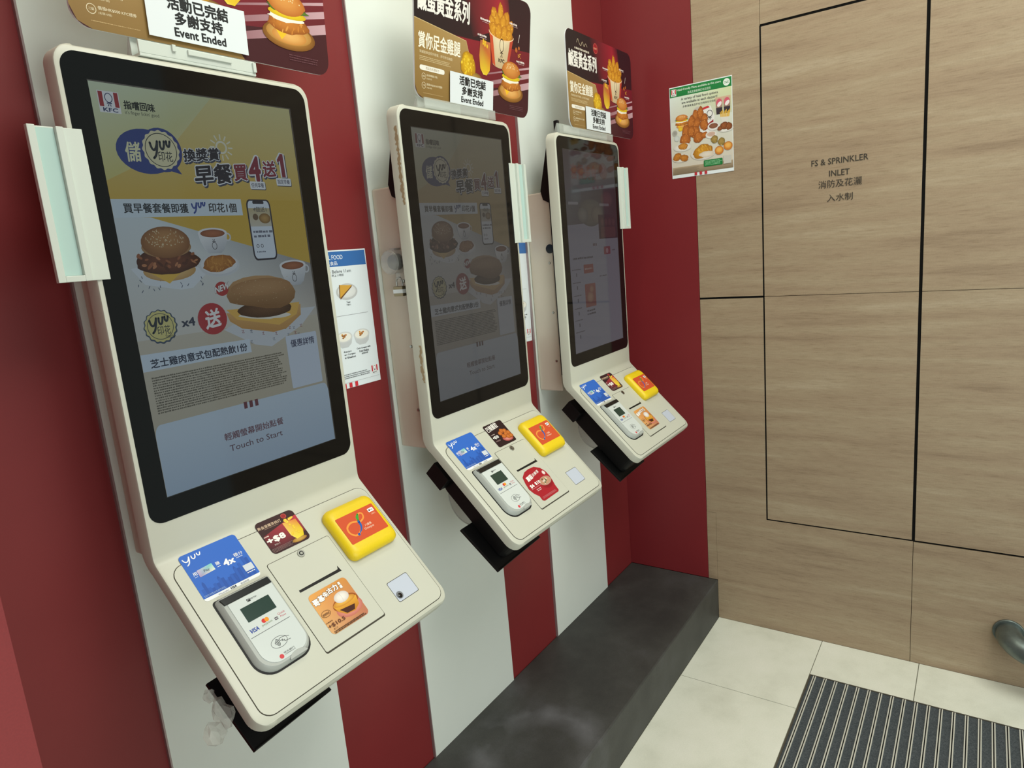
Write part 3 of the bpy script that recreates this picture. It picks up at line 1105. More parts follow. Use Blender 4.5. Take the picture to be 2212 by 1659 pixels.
def make_kiosk(k, root):
    x0 = KX[k]
    body = body_shell(k).build('body_shell', root, smooth=True)

    # glass and display
    g = MB(FP(k)).use(M['glass'])
    g.prism(rrect(-.1975, .0552, .2035, .7268, .022, 8), -.004, .0006)
    glass = g.build('display_glass', root)
    st = Art(FP(k), M['screen'], 2.5e-6, (-.1663, .6905, .003326, -.00598), (cm_bright, cm_washed, cm_menu)[k], .0007)
    (screen_breakfast, screen_breakfast, screen_menu)[k](st)
    scr_ = st.build('screen', glass)
    f = MB(FP(k)).use(mat('screen_edge', rgb(40, 40, 42), .3) if 'screen_edge' not in M else M['screen_edge'])
    M['screen_edge'] = f.mats[0]
    for q in ((.1663, .1690, .0910, .6920), (-.1672, .1663, .6905, .6922), (-.1672, .1663, .0912, .0925)):
        f.box(q[0], q[1], q[2], q[3], .0006, .0010)
    f.build('screen_frame', glass)

    # black back of the display, beige box on the wall
    m = MB().use(M['black'])
    m.prism([(-.1155, 1.752), (-.0935, 1.748), (-.0630, 1.626), (-.0700, 1.60), (-.0900, 1.59), (-.0900, 1.07), (-.1155, 1.065)], x0 - .170, x0 + .176, 'yzx')
    m.build('back_cover', root, bevel=.002)
    m = MB().use(M['housing'])
    m.prism([(-.0062, 1.018), (-.0062, 1.622), (-.0660, 1.6225), (-.0720, 1.617), (-.0760, 1.609), (-.0890, 1.6035), (-.0890, 1.018)], x0 - .166, x0 + .172, 'yzx')
    hs = m.build('wall_housing', root, bevel=.004)
    for z in ((1.4150, 1.2645, 1.1140) if k == 2 else (1.4138, 1.2636, 1.1125)):
        m = MB().use(M['steel'])
        m.cyl((x0 - .1655, -.0752, z), (-1, 0, 0), .0042, .003, 14, .0030)
        m.build('screw', hs, smooth=True)
    if k == 2:
        m = MB().use(M['black_gloss'])
        m.cyl((x0 - .1655, -.0800, 1.4565), (-1, 0, 0), .0135, .002, 24)
        m.build('cable_hole_plug', hs, smooth=True)

    # shelf plate with its seam
    m = MB(FS(k)).use(M['seam'])
    m.prism(rrect(-.1915, -.2890, .2155 - .0105, -.0195, .020, 6), -.002, .0003)
    m.use(M['kiosk'])
    m.prism(rrect(-.1903, -.2877, .2143 - .0105, -.0207, .019, 6), -.002, .0009)
    m.build('shelf_plate', root)

    # printer door
    m = MB(FS(k)).use(M['seam'])
    m.prism(rrect(-.0578, -.2592, .0732, -.0817, .004, 3), .0004, .0011)
    m.use(M['kiosk'])
    m.prism(rrect(-.0568, -.2564, .0722, -.0827, .0035, 3), .0004, .0017)
    door = m.build('printer_door', root)
    m = MB(FS(k)).use(M['steel'])
    m.cyl((.0072, -.0906, .0012), (0, 0, 1), .0074, .0022, 24, .0066)
    lock = m.build('key_lock', door, smooth=True)
    m = MB(FS(k)).use(M['black_gloss'])
    pts = [(.0072 + .0042 * math.cos(a), -.0906 + .0042 * math.sin(a)) for a in [2 * PI * q / 20 for q in range(20)]]
    m.prism(pts, .0030, .0036)
    m.use(M['steel'])
    pts = [(.0072 + .0026 * math.cos(a), -.0906 + .0026 * math.sin(a)) for a in [2 * PI * q / 16 for q in range(16)]]
    m.prism(pts, .0030, .0039)
    m.build('keyhole', door)
    m = MB(FS(k)).use(M['kiosk'])
    # slanting lip above the slot
    m.add([(-.0368, -.1398, .0018), (.0492, -.1398, .0018), (.0478, -.1462, .0019), (-.0350, -.1462, .0019)], [(0, 3, 2, 1)])
    m.add([(-.0366, -.1540, .0018), (.0512, -.1540, .0018), (.0512, -.1512, .0019), (-.0350, -.1505, .0019)], [(0, 1, 2, 3)])
    m.use(M['black'])
    m.add([(-.0356, -.1462, .0019), (.0478, -.1462, .0019), (.0510, -.1400, .0019), (.0528, -.1518, .0019), (-.0356, -.1508, .0019)], [(0, 4, 3, 2, 1)])
    m.build('paper_slot', door)

    # scanner window
    m = MB(FS(k)).use(M['seam'])
    m.prism(rrect(.1120, -.2548, .1633, -.2130, .003, 3), .0004, .0010)
    m.use(M['scan'])
    m.prism(rrect(.1128, -.2538, .1623, -.2140, .003, 3), .0004, .0012)
    sw = m.build('scanner_window', root)
    if k == 0:
        m = MB(FS(k)).use(mat('lens_grey', rgb(120, 124, 130), .3))
        m.cyl((.1215, -.2430, .0010), (0, 0, 1), .0072, .0008, 24)
        m.use(M['black_gloss'])
        m.cyl((.1212, -.2440, .0016), (0, 0, 1), .0052, .0012, 24, .0035)
        m.build('scanner_lens', sw, smooth=True)

    card_reader(k, root)
    tap_reader(k, root)
    stickers(k, root)
    side_holder(k, root)
    receipt_printer(k, root)
    return hs


def card_reader(k, root):
    F = FS(k)
    m = MB(F).use(M['black'])
    m.prism(rrect(-.1655, -.2415, -.0655, -.0975, [.006, .006, .032, .026], 7), .0006, .0013)
    rec = m.build('reader_recess', root)
    # grey body, narrower towards the top face
    out0 = rrect(-.1625, -.2385, -.0668, -.0985, [.004, .006, .030, .026], 8)
    out1 = rrect(-.1605, -.2370, -.0690, -.1000, [.004, .006, .029, .025], 8)
    out2 = rrect(-.1575, -.2340, -.0715, -.1015, [.003, .004, .027, .024], 8)
    m = MB(F).use(M['grey_plastic'])
    m.loft([[(x, y, .0013) for x, y in out0], [(x, y, .0080) for x, y in out1], [(x, y, .0110) for x, y in out2]])
    rd = m.build('card_reader', root, smooth=True)
    m = MB(F).use(M['reader_white'])
    face = rrect(-.1520, -.2310, -.0730, -.1148, [.001, .001, .026, .022], 8)
    m.prism(face, .0105, .0120)
    m.build('reader_face', rd, bevel=.0004)
    m = MB(F).use(M['black_gloss'])
    m.prism([(-.1565, -.1142), (-.0725, -.1142), (-.0735, -.1030), (-.1590, -.1030)], .0100, .0128)
    m.build('card_slot', rd, bevel=.0006)
    m = MB(F).use(M['grey_plastic'])
    lug = [(-.1010 + .016 * math.cos(a), -.2370 + .0085 * math.sin(a)) for a in [PI * q / 12 for q in range(13)]]
    m.prism(lug, .0095, .0126)
    m.build('reader_latch', rd, bevel=.0004)
    m = MB(F).use(mat('lcd_green', rgb(36, 58, 50), .15) if 'lcd' not in M else M['lcd'])
    M['lcd'] = m.mats[0]
    w = .0 if k == 0 else .004
    m.prism(rrect(-.1398 + w, -.1550 - w * .6, -.0892 - w, -.1300, .0006, 2), .0120, .0123)
    m.build('reader_display', rd)
    A = Art(F, M['sticker'], 1e-5, h0=.01205)
    bk = (40, 42, 46)
    A.rect(-.1236, -.1258, -.1178, -.1208, bk)
    A.stroke([(-.1226, -.1250), (-.1206, -.1216), (-.1188, -.1218)], .0007, (226, 230, 228))
    A.tx('SPECTRA', -.1172, -.1240, -.1060, -.1218, bk, .02)
    A.build('maker_mark', rd)
    A = Art(F, M['sticker'], 1e-5, h0=.01205)
    A.text('VISA', (-.1462, -.1722), (-.1312, -.1722), (-.1450, -.1660), (34, 62, 150), .035)
    A.ell(-.1185, -.1638, .0036, .0036, (206, 50, 50))
    A.ell(-.1135, -.1638, .0036, .0036, (232, 150, 40))
    A.tx('paypass', -.1250, -.1720, -.1070, -.1685, (110, 130, 80), .0)
    A.rect(-.1026, -.1725, -.0968, -.1680, (90, 84, 90))
    A.rect(-.1016, -.1710, -.0978, -.1696, (200, 200, 204))
    A.tx('Quick', -.0945, -.1680, -.0815, -.1640, (196, 64, 84), .0)
    A.tx('Pass', -.0925, -.1722, -.0825, -.1694, (196, 84, 100), .0)
    A.stroke([(-.1500, -.1785), (-.0800, -.1785)], .0007, (80, 82, 84))
    A.build('network_marks', rd)
    # contactless mark with a hand holding a card
    A = Art(F, M['sticker'], 1e-5, h0=.01205)
    cx, cy = -.1165, -.2042
    A.ring(cx, cy, .0138, .0085, .0006, bk, 36)
    for q in range(4):
        rr_ = .0022 + q * .0019
        A.ring(cx - .0095, cy, rr_ * 1.1 + .001, rr_, .0010, bk, 12, -50, 50)
    A.curve([(cx + .001, cy + .0035), (cx + .004, cy + .0045), (cx + .010, cy + .0040), (cx + .018, cy + .0010)], .0007, bk)
    A.curve([(cx + .001, cy + .0035), (cx + .003, cy + .0005), (cx + .0065, cy + .0012), (cx + .005, cy - .0012), (cx + .009, cy - .0008), (cx + .008, cy - .0030), (cx + .013, cy - .0038), (cx + .018, cy - .0042)], .0007, bk)
    A.ell(-.1258, -.2253, .0036, .0036, (206, 70, 76))
    A.tx('恒生銀行', -.1205, -.2240, -.1010, -.2210, bk, .0)
    A.fine(-.1205, -.2262, -.1005, -.2248, 1, bk, 4)
    A.build('contactless_marks', rd)


def tap_reader(k, root):
    F = FS(k)
    m = MB(F).use(M['yellow'])
    rings = []
    for ins, h, r in ((0.0, .0010, .014), (-.0012, .0060, .015), (-.0008, .0120, .015), (.003, .0175, .014), (.0085, .0202, .011), (.0130, .0208, .008)):
        rings.append([(x, y, h) for x, y in rrect(.0795 + ins, -.1500 + ins, .1910 - ins, -.0450 - ins, r, 6)])
    m.loft(rings)
    t = m.build('tap_reader', root, smooth=True)
    A = Art(F, M['sticker'], 1.5e-5, h0=.0209)
    A.poly(rrect(.0890, -.1260, .1795, -.0690, .002, 3), (206, 84, 50))
    o1 = (232, 150, 66)
    A.curve([(.1285, -.0905), (.1340, -.0925), (.1440, -.0880), (.1470, -.0800), (.1425, -.0768), (.1370, -.0790), (.1330, -.0850), (.1310, -.0880)], .0032, o1)
    A.curve([(.1285, -.0905), (.1140, -.0870), (.1010, -.0930), (.0990, -.1040), (.1060, -.1125), (.1140, -.1130), (.1215, -.1090)], .0036, o1)
    A.curve([(.1310, -.0890), (.1325, -.0830), (.1375, -.0775)], .0040, (64, 160, 60), taper=lambda q: .5 + 1.0 * math.sin(PI * q))
    A.curve([(.1300, -.0915), (.1290, -.1000), (.1240, -.1075), (.1140, -.1135)], .0056, (40, 96, 176), taper=lambda q: 1.05 - .85 * q)
    A.tx('八達通', .1360, -.1055, .1520, -.1008, (244, 214, 190), .01)
    A.tx('Octopus', .1310, -.1128, .1535, -.1072, (244, 214, 190), .006)
    A.rr(.1618, -.0842, .1752, -.0762, .0012, (240, 240, 240))
    A.tx('Pay', .1675, -.0822, .1738, -.0784, (40, 40, 40), .02)
    A.ell(.1652, -.0803, .0016, .0018, (40, 40, 40))
    A.fine(.1640, -.0905, .1738, -.0868, 2, (244, 190, 160), 3)
    A.build('tap_label', t)


def stickers(k, root):
    F = FS(k)
    h = .0013
    # blue card offer
    A = Art(F, M['sticker'], 1.2e-5, (0, -.0072, 1, .922), h0=h)
    bl = (52, 104, 196)
    u0, u1, w0, w1 = -.1715, -.0730, .0000, .0925
    A.poly(rrect(u0, -w1, u1, -w0, .006, 5), (236, 238, 240))
    A.poly(rrect(u0, -.0865, u1, -w0, [.006, .006, 0, 0], 5), bl)
    dk = (42, 84, 168)
    rnd = random.Random(2)
    x = u0 + .004
    tops = [.070, .062, .072, .075, .069, .071, .064, .066, .073, .070, .067, .068, .060, .062, .054, .068, .046, .050]
    for i, tp in enumerate(tops):
        A.rect(x, -.0864, x + .0049, -tp, dk if i % 2 else (46, 92, 180))
        if i in (1, 6, 12):
            A.poly([(x, -tp), (x + .0049, -tp), (x + .0025, -tp + .005)], dk)
        x += .0050
    wh = (240, 242, 246)
    yuu(A, -.1675, -.0215, -.1365, -.0060, wh, .0018)
    A.tx('用', -.1655, -.0432, -.1590, -.0368, wh, .01)
    A.fine(-.1650, -.0470, -.1600, -.0445, 1, wh, 1)
    A.poly([(-.1578, -.0490), (-.1312, -.0470), (-.1318, -.0335), (-.1578, -.0355)], None, [(170, 150, 190), (230, 232, 214), (120, 206, 196), (196, 182, 214)])
    A.tx('Pay', -.1480, -.0450, -.1390, -.0390, (70, 60, 90), .01)
    A.tx('賺', -.1268, -.0420, -.1200, -.0352, wh, .006)
    A.fine(-.1268, -.0460, -.1195, -.0435, 1, wh, 2)
    A.text('4x', (-.1160, -.0500), (-.0975, -.0500), (-.1150, -.0380), wh, .04)
    A.tx('積分', -.0948, -.0420, -.0792, -.0350, wh, .004)
    A.fine(-.0930, -.0455, -.0820, -.0432, 1, wh, 3)
    A.rect(-.0922, -.0752, -.0760, -.0625, (206, 212, 220))
    A.fine(-.0915, -.0800, -.0760, -.0765, 1, wh, 3)
    A.fine(-.1690, -.0850, -.1300, -.0815, 2, (150, 180, 226), 5)
    A.tx('We prefer', -.1490, -.0920, -.1310, -.0892, (110, 114, 120), .0)
    A.text('VISA', (-.1288, -.0918), (-.1180, -.0918), (-.1280, -.0880), (60, 62, 70), .03)
    A.tx('歡迎使用', -.1105, -.0918, -.0960, -.0890, (110, 114, 120), 0)
    tag(A.build('sticker', root), 'blue sticker with a white skyline strip')

    A = Art(F, M['sticker'], 1.2e-5, (0, -.0080, 1, .8886) if k != 1 else (0, 0, 1, 1), h0=h)
    if k != 1:
        # iced drink offer
        x0_, x1_, yb, yt = -.0355, .0430, -.0722, .0014
        A.poly(rrect(x0_, yb, x1_, yt, .009, 6), (58, 34, 36))
        A.poly([(-.0320, -.0300), (.0200, -.0170), (.0430, -.0130), (.0430, -.0520), (-.0180, -.0680), (-.0355, -.0560)], None, [(120, 40, 48), (168, 46, 56), (186, 60, 72), (110, 44, 52), (70, 38, 42), (76, 36, 40)])
        A.ell(.0225, -.0640, .0150, .0050, (200, 160, 80), (150, 106, 44))
        A.poly([(.0115, -.0200), (.0385, -.0215), (.0390, -.0480), (.0340, -.0600), (.0190, -.0620), (.0125, -.0500)], None, [(226, 170, 90), (214, 120, 60), (224, 190, 40), (222, 196, 30), (236, 214, 70), (238, 220, 120)])
        for i in range(9):
            q = random.Random(i)
            A.ell(q.uniform(.016, .034), q.uniform(-.022, -.015), .0035, .0022, (242, 214, 90), (214, 170, 40), q.uniform(0, 90), 8)
        for i in range(8):
            q = random.Random(i + 30)
            A.ell(q.uniform(.016, .035), q.uniform(-.052, -.028), .003, .0022, (240, 206, 70), (226, 180, 40), q.uniform(0, 90), 8)
        A.tx('黃金菠蘿茶梳打', -.0345, -.0150, .0125, -.0085, (214, 186, 160), .01)
        A.fine(-.0240, -.0180, .0080, -.0164, 1, (180, 150, 130), 2)
        A.ell(.0216, -.0064, .0055, .0055, (150, 40, 44))
        A.ring(.0216, -.0064, .0048, .0048, .0005, (206, 110, 90))
        A.fine(-.0335, -.0345, -.0200, -.0300, 1, (220, 200, 190), 2)
        A.tx('+$8', -.0320, -.0500, .0030, -.0370, (240, 234, 228), .05)
        A.tx('$26.5', -.0240, -.0560, -.0130, -.0530, (206, 196, 190), 0)
        A.fine(-.0335, -.0690, .0080, -.0600, 4, (140, 110, 108), 6)
        tag(A.build('sticker', root), 'dark red sticker showing an iced pineapple drink')
    else:
        # crumbed bites offer
        A.poly(rrect(-.0280, -.0755, .0480, -.0075, .005, 5), (44, 26, 28))
        A.ell(.0250, -.0610, .0200, .0090, (226, 150, 140), (150, 60, 60), -6)
        for i, (a, b_) in enumerate(((.012, -.042), (.022, -.037), (.032, -.040), (.040, -.048), (.028, -.050), (.016, -.053), (.030, -.058), (.041, -.058))):
            A.fried(a, b_, .0078, .0066, 0, i, (206, 120, 52), (150, 72, 26), (232, 166, 92), 14)
        A.text('巴辣雞粒', (-.0240, -.0290), (.0230, -.0240), (-.0240, -.0130), (238, 232, 228), .02)
        A.fine(-.0240, -.0395, -.0080, -.0365, 1, (220, 200, 196), 4)
        A.tx('+$10', -.0240, -.0520, -.0030, -.0430, (244, 240, 236), .04)
        A.fine(-.0240, -.0600, -.0050, -.0560, 2, (170, 140, 140), 4)
        tag(A.build('sticker', root), 'dark sticker showing golden crumbed bites')

    h += .0008
    A = Art(F, M['sticker'], 1.2e-5, h0=h)
    if k != 1:
        # hot chocolate dessert offer
        A.poly(rrect(-.0310, -.2400, .0498, -.1625, .008, 6), None, [(206, 140, 70)] * 7 + [(226, 160, 84)] * 7 + [(216, 164, 110)] * 7 + [(186, 116, 90)] * 7)
        A.ell(.0240, -.2140, .0270, .0150, (224, 150, 132), (190, 110, 96))
        A.ell(.0230, -.2030, .0265, .0130, (186, 110, 48), (150, 78, 30))
        A.poly([(-.0020, -.1990), (.0470, -.2010), (.0430, -.2170), (.0300, -.2235), (.0120, -.2215), (.0010, -.2110)], None, [(226, 168, 60)] * 2 + [(196, 130, 40)] * 4)
        A.poly([(.0050, -.2095), (.0360, -.2130), (.0300, -.2215), (.0140, -.2205)], (72, 36, 26))
        A.ell(.0220, -.2000, .0230, .0065, (232, 180, 80), (196, 130, 46))
        A.ell(.0220, -.1915, .0150, .0098, (238, 232, 226), (206, 196, 190))
        A.stroke([(.0205, -.1820), (.0225, -.1920), (.0215, -.2000)], .0006, (206, 198, 192))
        for s, a, b_, c_, d_ in (('哥', -.0285, -.1845, -.0175, -.1735), ('基', -.0165, -.1815, -.0060, -.1715), ('朱', -.0055, -.1790, .0045, -.1700), ('古', .0050, -.1772, .0150, -.1675), ('力', .0165, -.1770, .0265, -.1665), ('蛋', .0300, -.1720, .0350, -.1668), ('撻', .0300, -.1785, .0350, -.1730)):
            A.tx(s, a, b_, c_, d_, (250, 246, 240), .04, [((120, 80, 50), .10)])
        A.ring(-.0200, -.2030, .0090, .0055, .0006, (110, 76, 50))
        A.tx('期間限定', -.0270, -.2055, -.0130, -.2015, (110, 76, 50), .01)
        A.fine(-.0300, -.2190, -.0180, -.2160, 1, (110, 70, 44), 3)
        A.tx('+$10.5', -.0300, -.2285, .0045, -.2215, (110, 66, 44), .03)
        A.tx('$13', -.0240, -.2330, -.0160, -.2305, (120, 80, 54), 0)
        A.fine(-.0260, -.2392, .0440, -.2345, 2, (84, 54, 36), 7, .8)
        tag(A.build('sticker', root), 'orange sticker showing a dessert tart')
    else:
        # soup offer, balloon shaped
        A.poly([(-.0430, -.1850), (-.0360, -.1690), (-.0180, -.1600), (.0011, -.1575), (.0250, -.1590), (.0420, -.1690), (.0505, -.1830), (.0515, -.1990), (.0480, -.2140), (.0440, -.2250), (.0425, -.2400), (.0380, -.2435),
                (-.0270, -.2450), (-.0335, -.2415), (-.0325, -.2290), (-.0420, -.2170), (-.0470, -.2020)], (166, 34, 44))
        A.ell(.0250, -.2090, .0240, .0160, (130, 24, 30), (156, 30, 40))
        A.ell(.0250, -.2035, .0238, .0120, (222, 196, 176), (176, 130, 116))
        A.ell(.0250, -.2030, .0205, .0098, (196, 150, 122), (186, 136, 108))
        for i in range(9):
            q = random.Random(i + 3)
            A.ell(.025 + q.uniform(-.013, .013), -.203 + q.uniform(-.006, .006), .004, .0022, q.choice(((110, 70, 56), (226, 206, 190), (90, 110, 60))), None, q.uniform(0, 180), 8)
        A.text('蘑菇', (-.0290, -.1860), (-.0050, -.1830), (-.0290, -.1740), (244, 238, 234), .04)
        A.text('忌廉湯', (-.0030, -.1810), (.0270, -.1770), (-.0030, -.1730), (244, 238, 234), .01)
        A.ell(.0405, -.1840, .0058, .0058, (236, 220, 214))
        A.ring(.0405, -.1840, .0048, .0048, .0006, (166, 34, 44))
        A.tx('$6', -.0370, -.2040, -.0220, -.1950, (244, 238, 234), .04)
        A.tx('$10', -.0150, -.2030, .0060, -.1940, (244, 238, 234), .04)
        A.stroke([(-.040, -.2065), (.000, -.2060)], .0006, (226, 180, 180))
        A.fine(-.0270, -.2400, .0380, -.2340, 3, (206, 120, 126), 5)
        A.fine(-.0250, -.2180, -.0060, -.2100, 2, (226, 190, 190), 5)
        tag(A.build('sticker', root), 'red balloon-shaped sticker showing a bowl of soup')


def side_holder(k, root):
    F = FP(k)
    u0, v0, s = ((-.1868, .4240, -1), (.1915, .4350, 1), (.1905, .4570, 1))[k]
    H = .2010
    U = lambda d: u0 + s * d
    m = MB(F).use(M['holder'])

    def bx(d0, d1, a, b_, z0, z1):
        m.box(min(U(d0), U(d1)), max(U(d0), U(d1)), a, b_, z0, z1)
    bx(0, .0260, v0, v0 + H, .0008, .0026)        # strip stuck on the panel front
    bx(.0260, .0350, v0, v0 + H, .0005, .0085)      # inner rail
    bx(.0350, .0630, v0, v0 + H, .0002, .0016)      # tray bottom
    bx(.0595, .0690, v0, v0 + H, .0005, .0085)      # outer rail
    bx(.0350, .0595, v0, v0 + .0080, .0005, .0085)  # foot rail
    o = m.build('side_holder', root, bevel=.0008)
    m = MB(F).use(M['insert'])
    m.box(min(U(.0353), U(.0592)), max(U(.0353), U(.0592)), v0 + .0083, v0 + H - .002, .0017, .0021)
    m.build('holder_insert', o)


def receipt_printer(k, root):
    F = FS(k)
    m = MB(F).use(M['black'])
    pr = rrect(-.158, -.286, -.030, -.060, [.02, .02, .02, .012], 5)
    m.prism(pr, -.103, -.0225)
    p = m.build('receipt_printer', root, bevel=.002)
    m = MB(F).use(M['black'])
    a, b_, c = (-.1765, -.022, -.184) if k == 0 else (-.184, .002, -.1955)
    m.prism([(a, -.3025), (b_, -.2955), (-.040, -.172), (c, -.1755)], -.1130, -.1060)
    m.prism([(a, -.3025), (-.045, -.2970), (-.045, -.2955), (a, -.3005)], -.1060, -.1010)
    m.build('printer_tray', p, bevel=.0006)
    if k == 0:
        return
    m = MB(F).use(M['black'])
    m.box(-.178, -.118, -.072, -.018, -.100, -.058)
    m.build('power_box', p, bevel=.0012)
    # clear roll guard: a rim with a thin disc
    x = KX[k] - .152
    c = Vector((x, -.192, .900))
    m = MB().use(M['guard'])
    m.tube([c + Vector((0, .064 * math.cos(a), .064 * math.sin(a))) for a in [PI * 2 * q / 40 for q in range(41)]], .0014, 8)
    pts = [(c.y + .063 * math.cos(2 * PI * q / 40), c.z + .063 * math.sin(2 * PI * q / 40)) for q in range(40)]
    m.prism(pts, x - .001, x + .001, 'yzx')
    m.build('roll_guard', p, smooth=True)


KL = ('white wall kiosk nearest the camera, brightest screen, side holder on its left',
      'white wall kiosk in the middle, left rim chipped and a padlock behind it',
      'white wall kiosk nearest the red corner, farthest from the camera')


def build_kiosks():
    for k in range(3):
        root = thing('ordering_kiosk', KL[k], 'kiosk', (KX[k] + .004, -.0062, .76), 'self-service kiosks on the striped wall')
        hs = make_kiosk(k, root)
        if k == 1:
            # worn paint along the left rim
            wm = mat('bare_worn_edge', rgb(170, 150, 118), .7)
            rnd = random.Random(7)
            for (z0, z1) in ((1.575, 1.735), (1.188, 1.272)):
                m = MB().use(wm)
                n = int((z1 - z0) / .004)
                left = [(-.1415 + rnd.uniform(-.001, .003), z0 + (z1 - z0) * q / n) for q in range(n + 1)]
                right = [(-.1345 + rnd.uniform(-.003, .004), z0 + (z1 - z0) * q / n) for q in range(n, -1, -1)]
                m.prism(left + right, KX[1] + UL - .0003, KX[1] + UL + .0002, 'yzx')
                m.build('worn_paint', root)
            # key switch under a clear hinged cover
            x = KX[1] - .166
            c = Vector((x, -.0640, 1.4575))
            m = MB().use(M['black_gloss'])
            m.cyl(c, (-1, 0, 0), .0185, .012, 28)
            m.cyl(c + Vector((-.012, 0, 0)), (-1, 0, 0), .0165, .006, 28)
            kn = m.build('switch_knob', root, bevel=.001, smooth=True)
            m = MB().use(M['cover'])
            n = 32
            for r0, d0, r1, d1 in ((.0265, 0, .0265, .026), (.0265, .026, .0235, .030)):
                a_ = [(x - d0, c.y + r0 * math.cos(2 * PI * q / n), c.z + r0 * math.sin(2 * PI * q / n)) for q in range(n)]
                b_ = [(x - d1, c.y + r1 * math.cos(2 * PI * q / n), c.z + r1 * math.sin(2 * PI * q / n)) for q in range(n)]
                m.loft([a_, b_], cap=False)
            m.prism([(c.y + .0235 * math.cos(2 * PI * q / n), c.z + .0235 * math.sin(2 * PI * q / n)) for q in range(n)], x - .0305, x - .0295, 'yzx')
            m.tube([(x - .027, c.y + .0262 * math.cos(2 * PI * q / n), c.z + .0262 * math.sin(2 * PI * q / n)) for q in range(n + 1)], .0009, 6)
            m.box(x - .014, x, c.y - .012, c.y + .008, 1.4835, 1.4880)
            m.prism([(-.070, 1.433), (-.082, 1.433), (-.080, 1.4135), (-.068, 1.4135)], x - .018, x - .015, 'yzx')
            m.build('switch_cover', kn, smooth=True)


def build_padlock():
    x = KX[1] - .166 - .0165
    t = thing('padlock', 'small laminated padlock with a white band hanging behind the middle kiosk', 'padlock', (x, -.0765, 1.3815))
    m = MB().use(M['brass'])
    m.box(x - .0075, x + .0075, -.0905, -.0625, 1.3815, 1.4035)
    b_ = m.build('lock_body', t, bevel=.0012)
    m = MB().use(M['paper'])
    m.box(x - .0079, x + .0079, -.0909, -.0621, 1.3880, 1.3965)
    m.build('label_band', b_)
    m = MB().use(M['steel'])
    pts = [(x, -.0680, 1.402), (x, -.0680, 1.414)]
    for q in range(9):
        a = PI * q / 8
        pts.append((x, -.0765 + .0085 * math.cos(a), 1.414 + .0085 * math.sin(a)))
    pts += [(x, -.0850, 1.402)]
    m.tube(pts, .0020, 10)
    m.build('shackle', t, smooth=True)


def build_wrap():
    """crumpled clear bag tucked beside the first printer"""
    F = FS(0)
    rnd = random.Random(12)

    def crumple(cx, cy, cz, sx, sy, sz, seed):
        bm = bmesh.new()
        bmesh.ops.create_icosphere(bm, subdivisions=2, radius=1.0)
        q = random.Random(seed)
        vs, fs = [], []
        for v in bm.verts:
            s = q.uniform(.62, 1.12)
            vs.append((cx + v.co.x * sx * s, cy + v.co.y * sy * s, cz + v.co.z * sz * s))
        bm.verts.index_update()
        for f in bm.faces:
            fs.append([v.index for v in f.verts])
        bm.free()
        return vs, fs
    m = MB(F).use(M['wrap'])
    m.add(*crumple(-.2090, -.2480, -.110, .017, .020, .012, 3))
    m.add(*crumple(-.1900, -.2300, -.096, .016, .026, .010, 5))
    m.add(*crumple(-.1930, -.1960, -.100, .010, .013, .006, 8))
    o = m.build('plastic_bag', None)
    # move the origin to the bag
    c = F @ Vector((-.20, -.235, -.105))
    o.data.transform(Matrix.Translation(-c))
    o.location = c
    tag(o, 'crumpled clear plastic bag tucked under the shelf of the nearest kiosk', 'plastic bag')


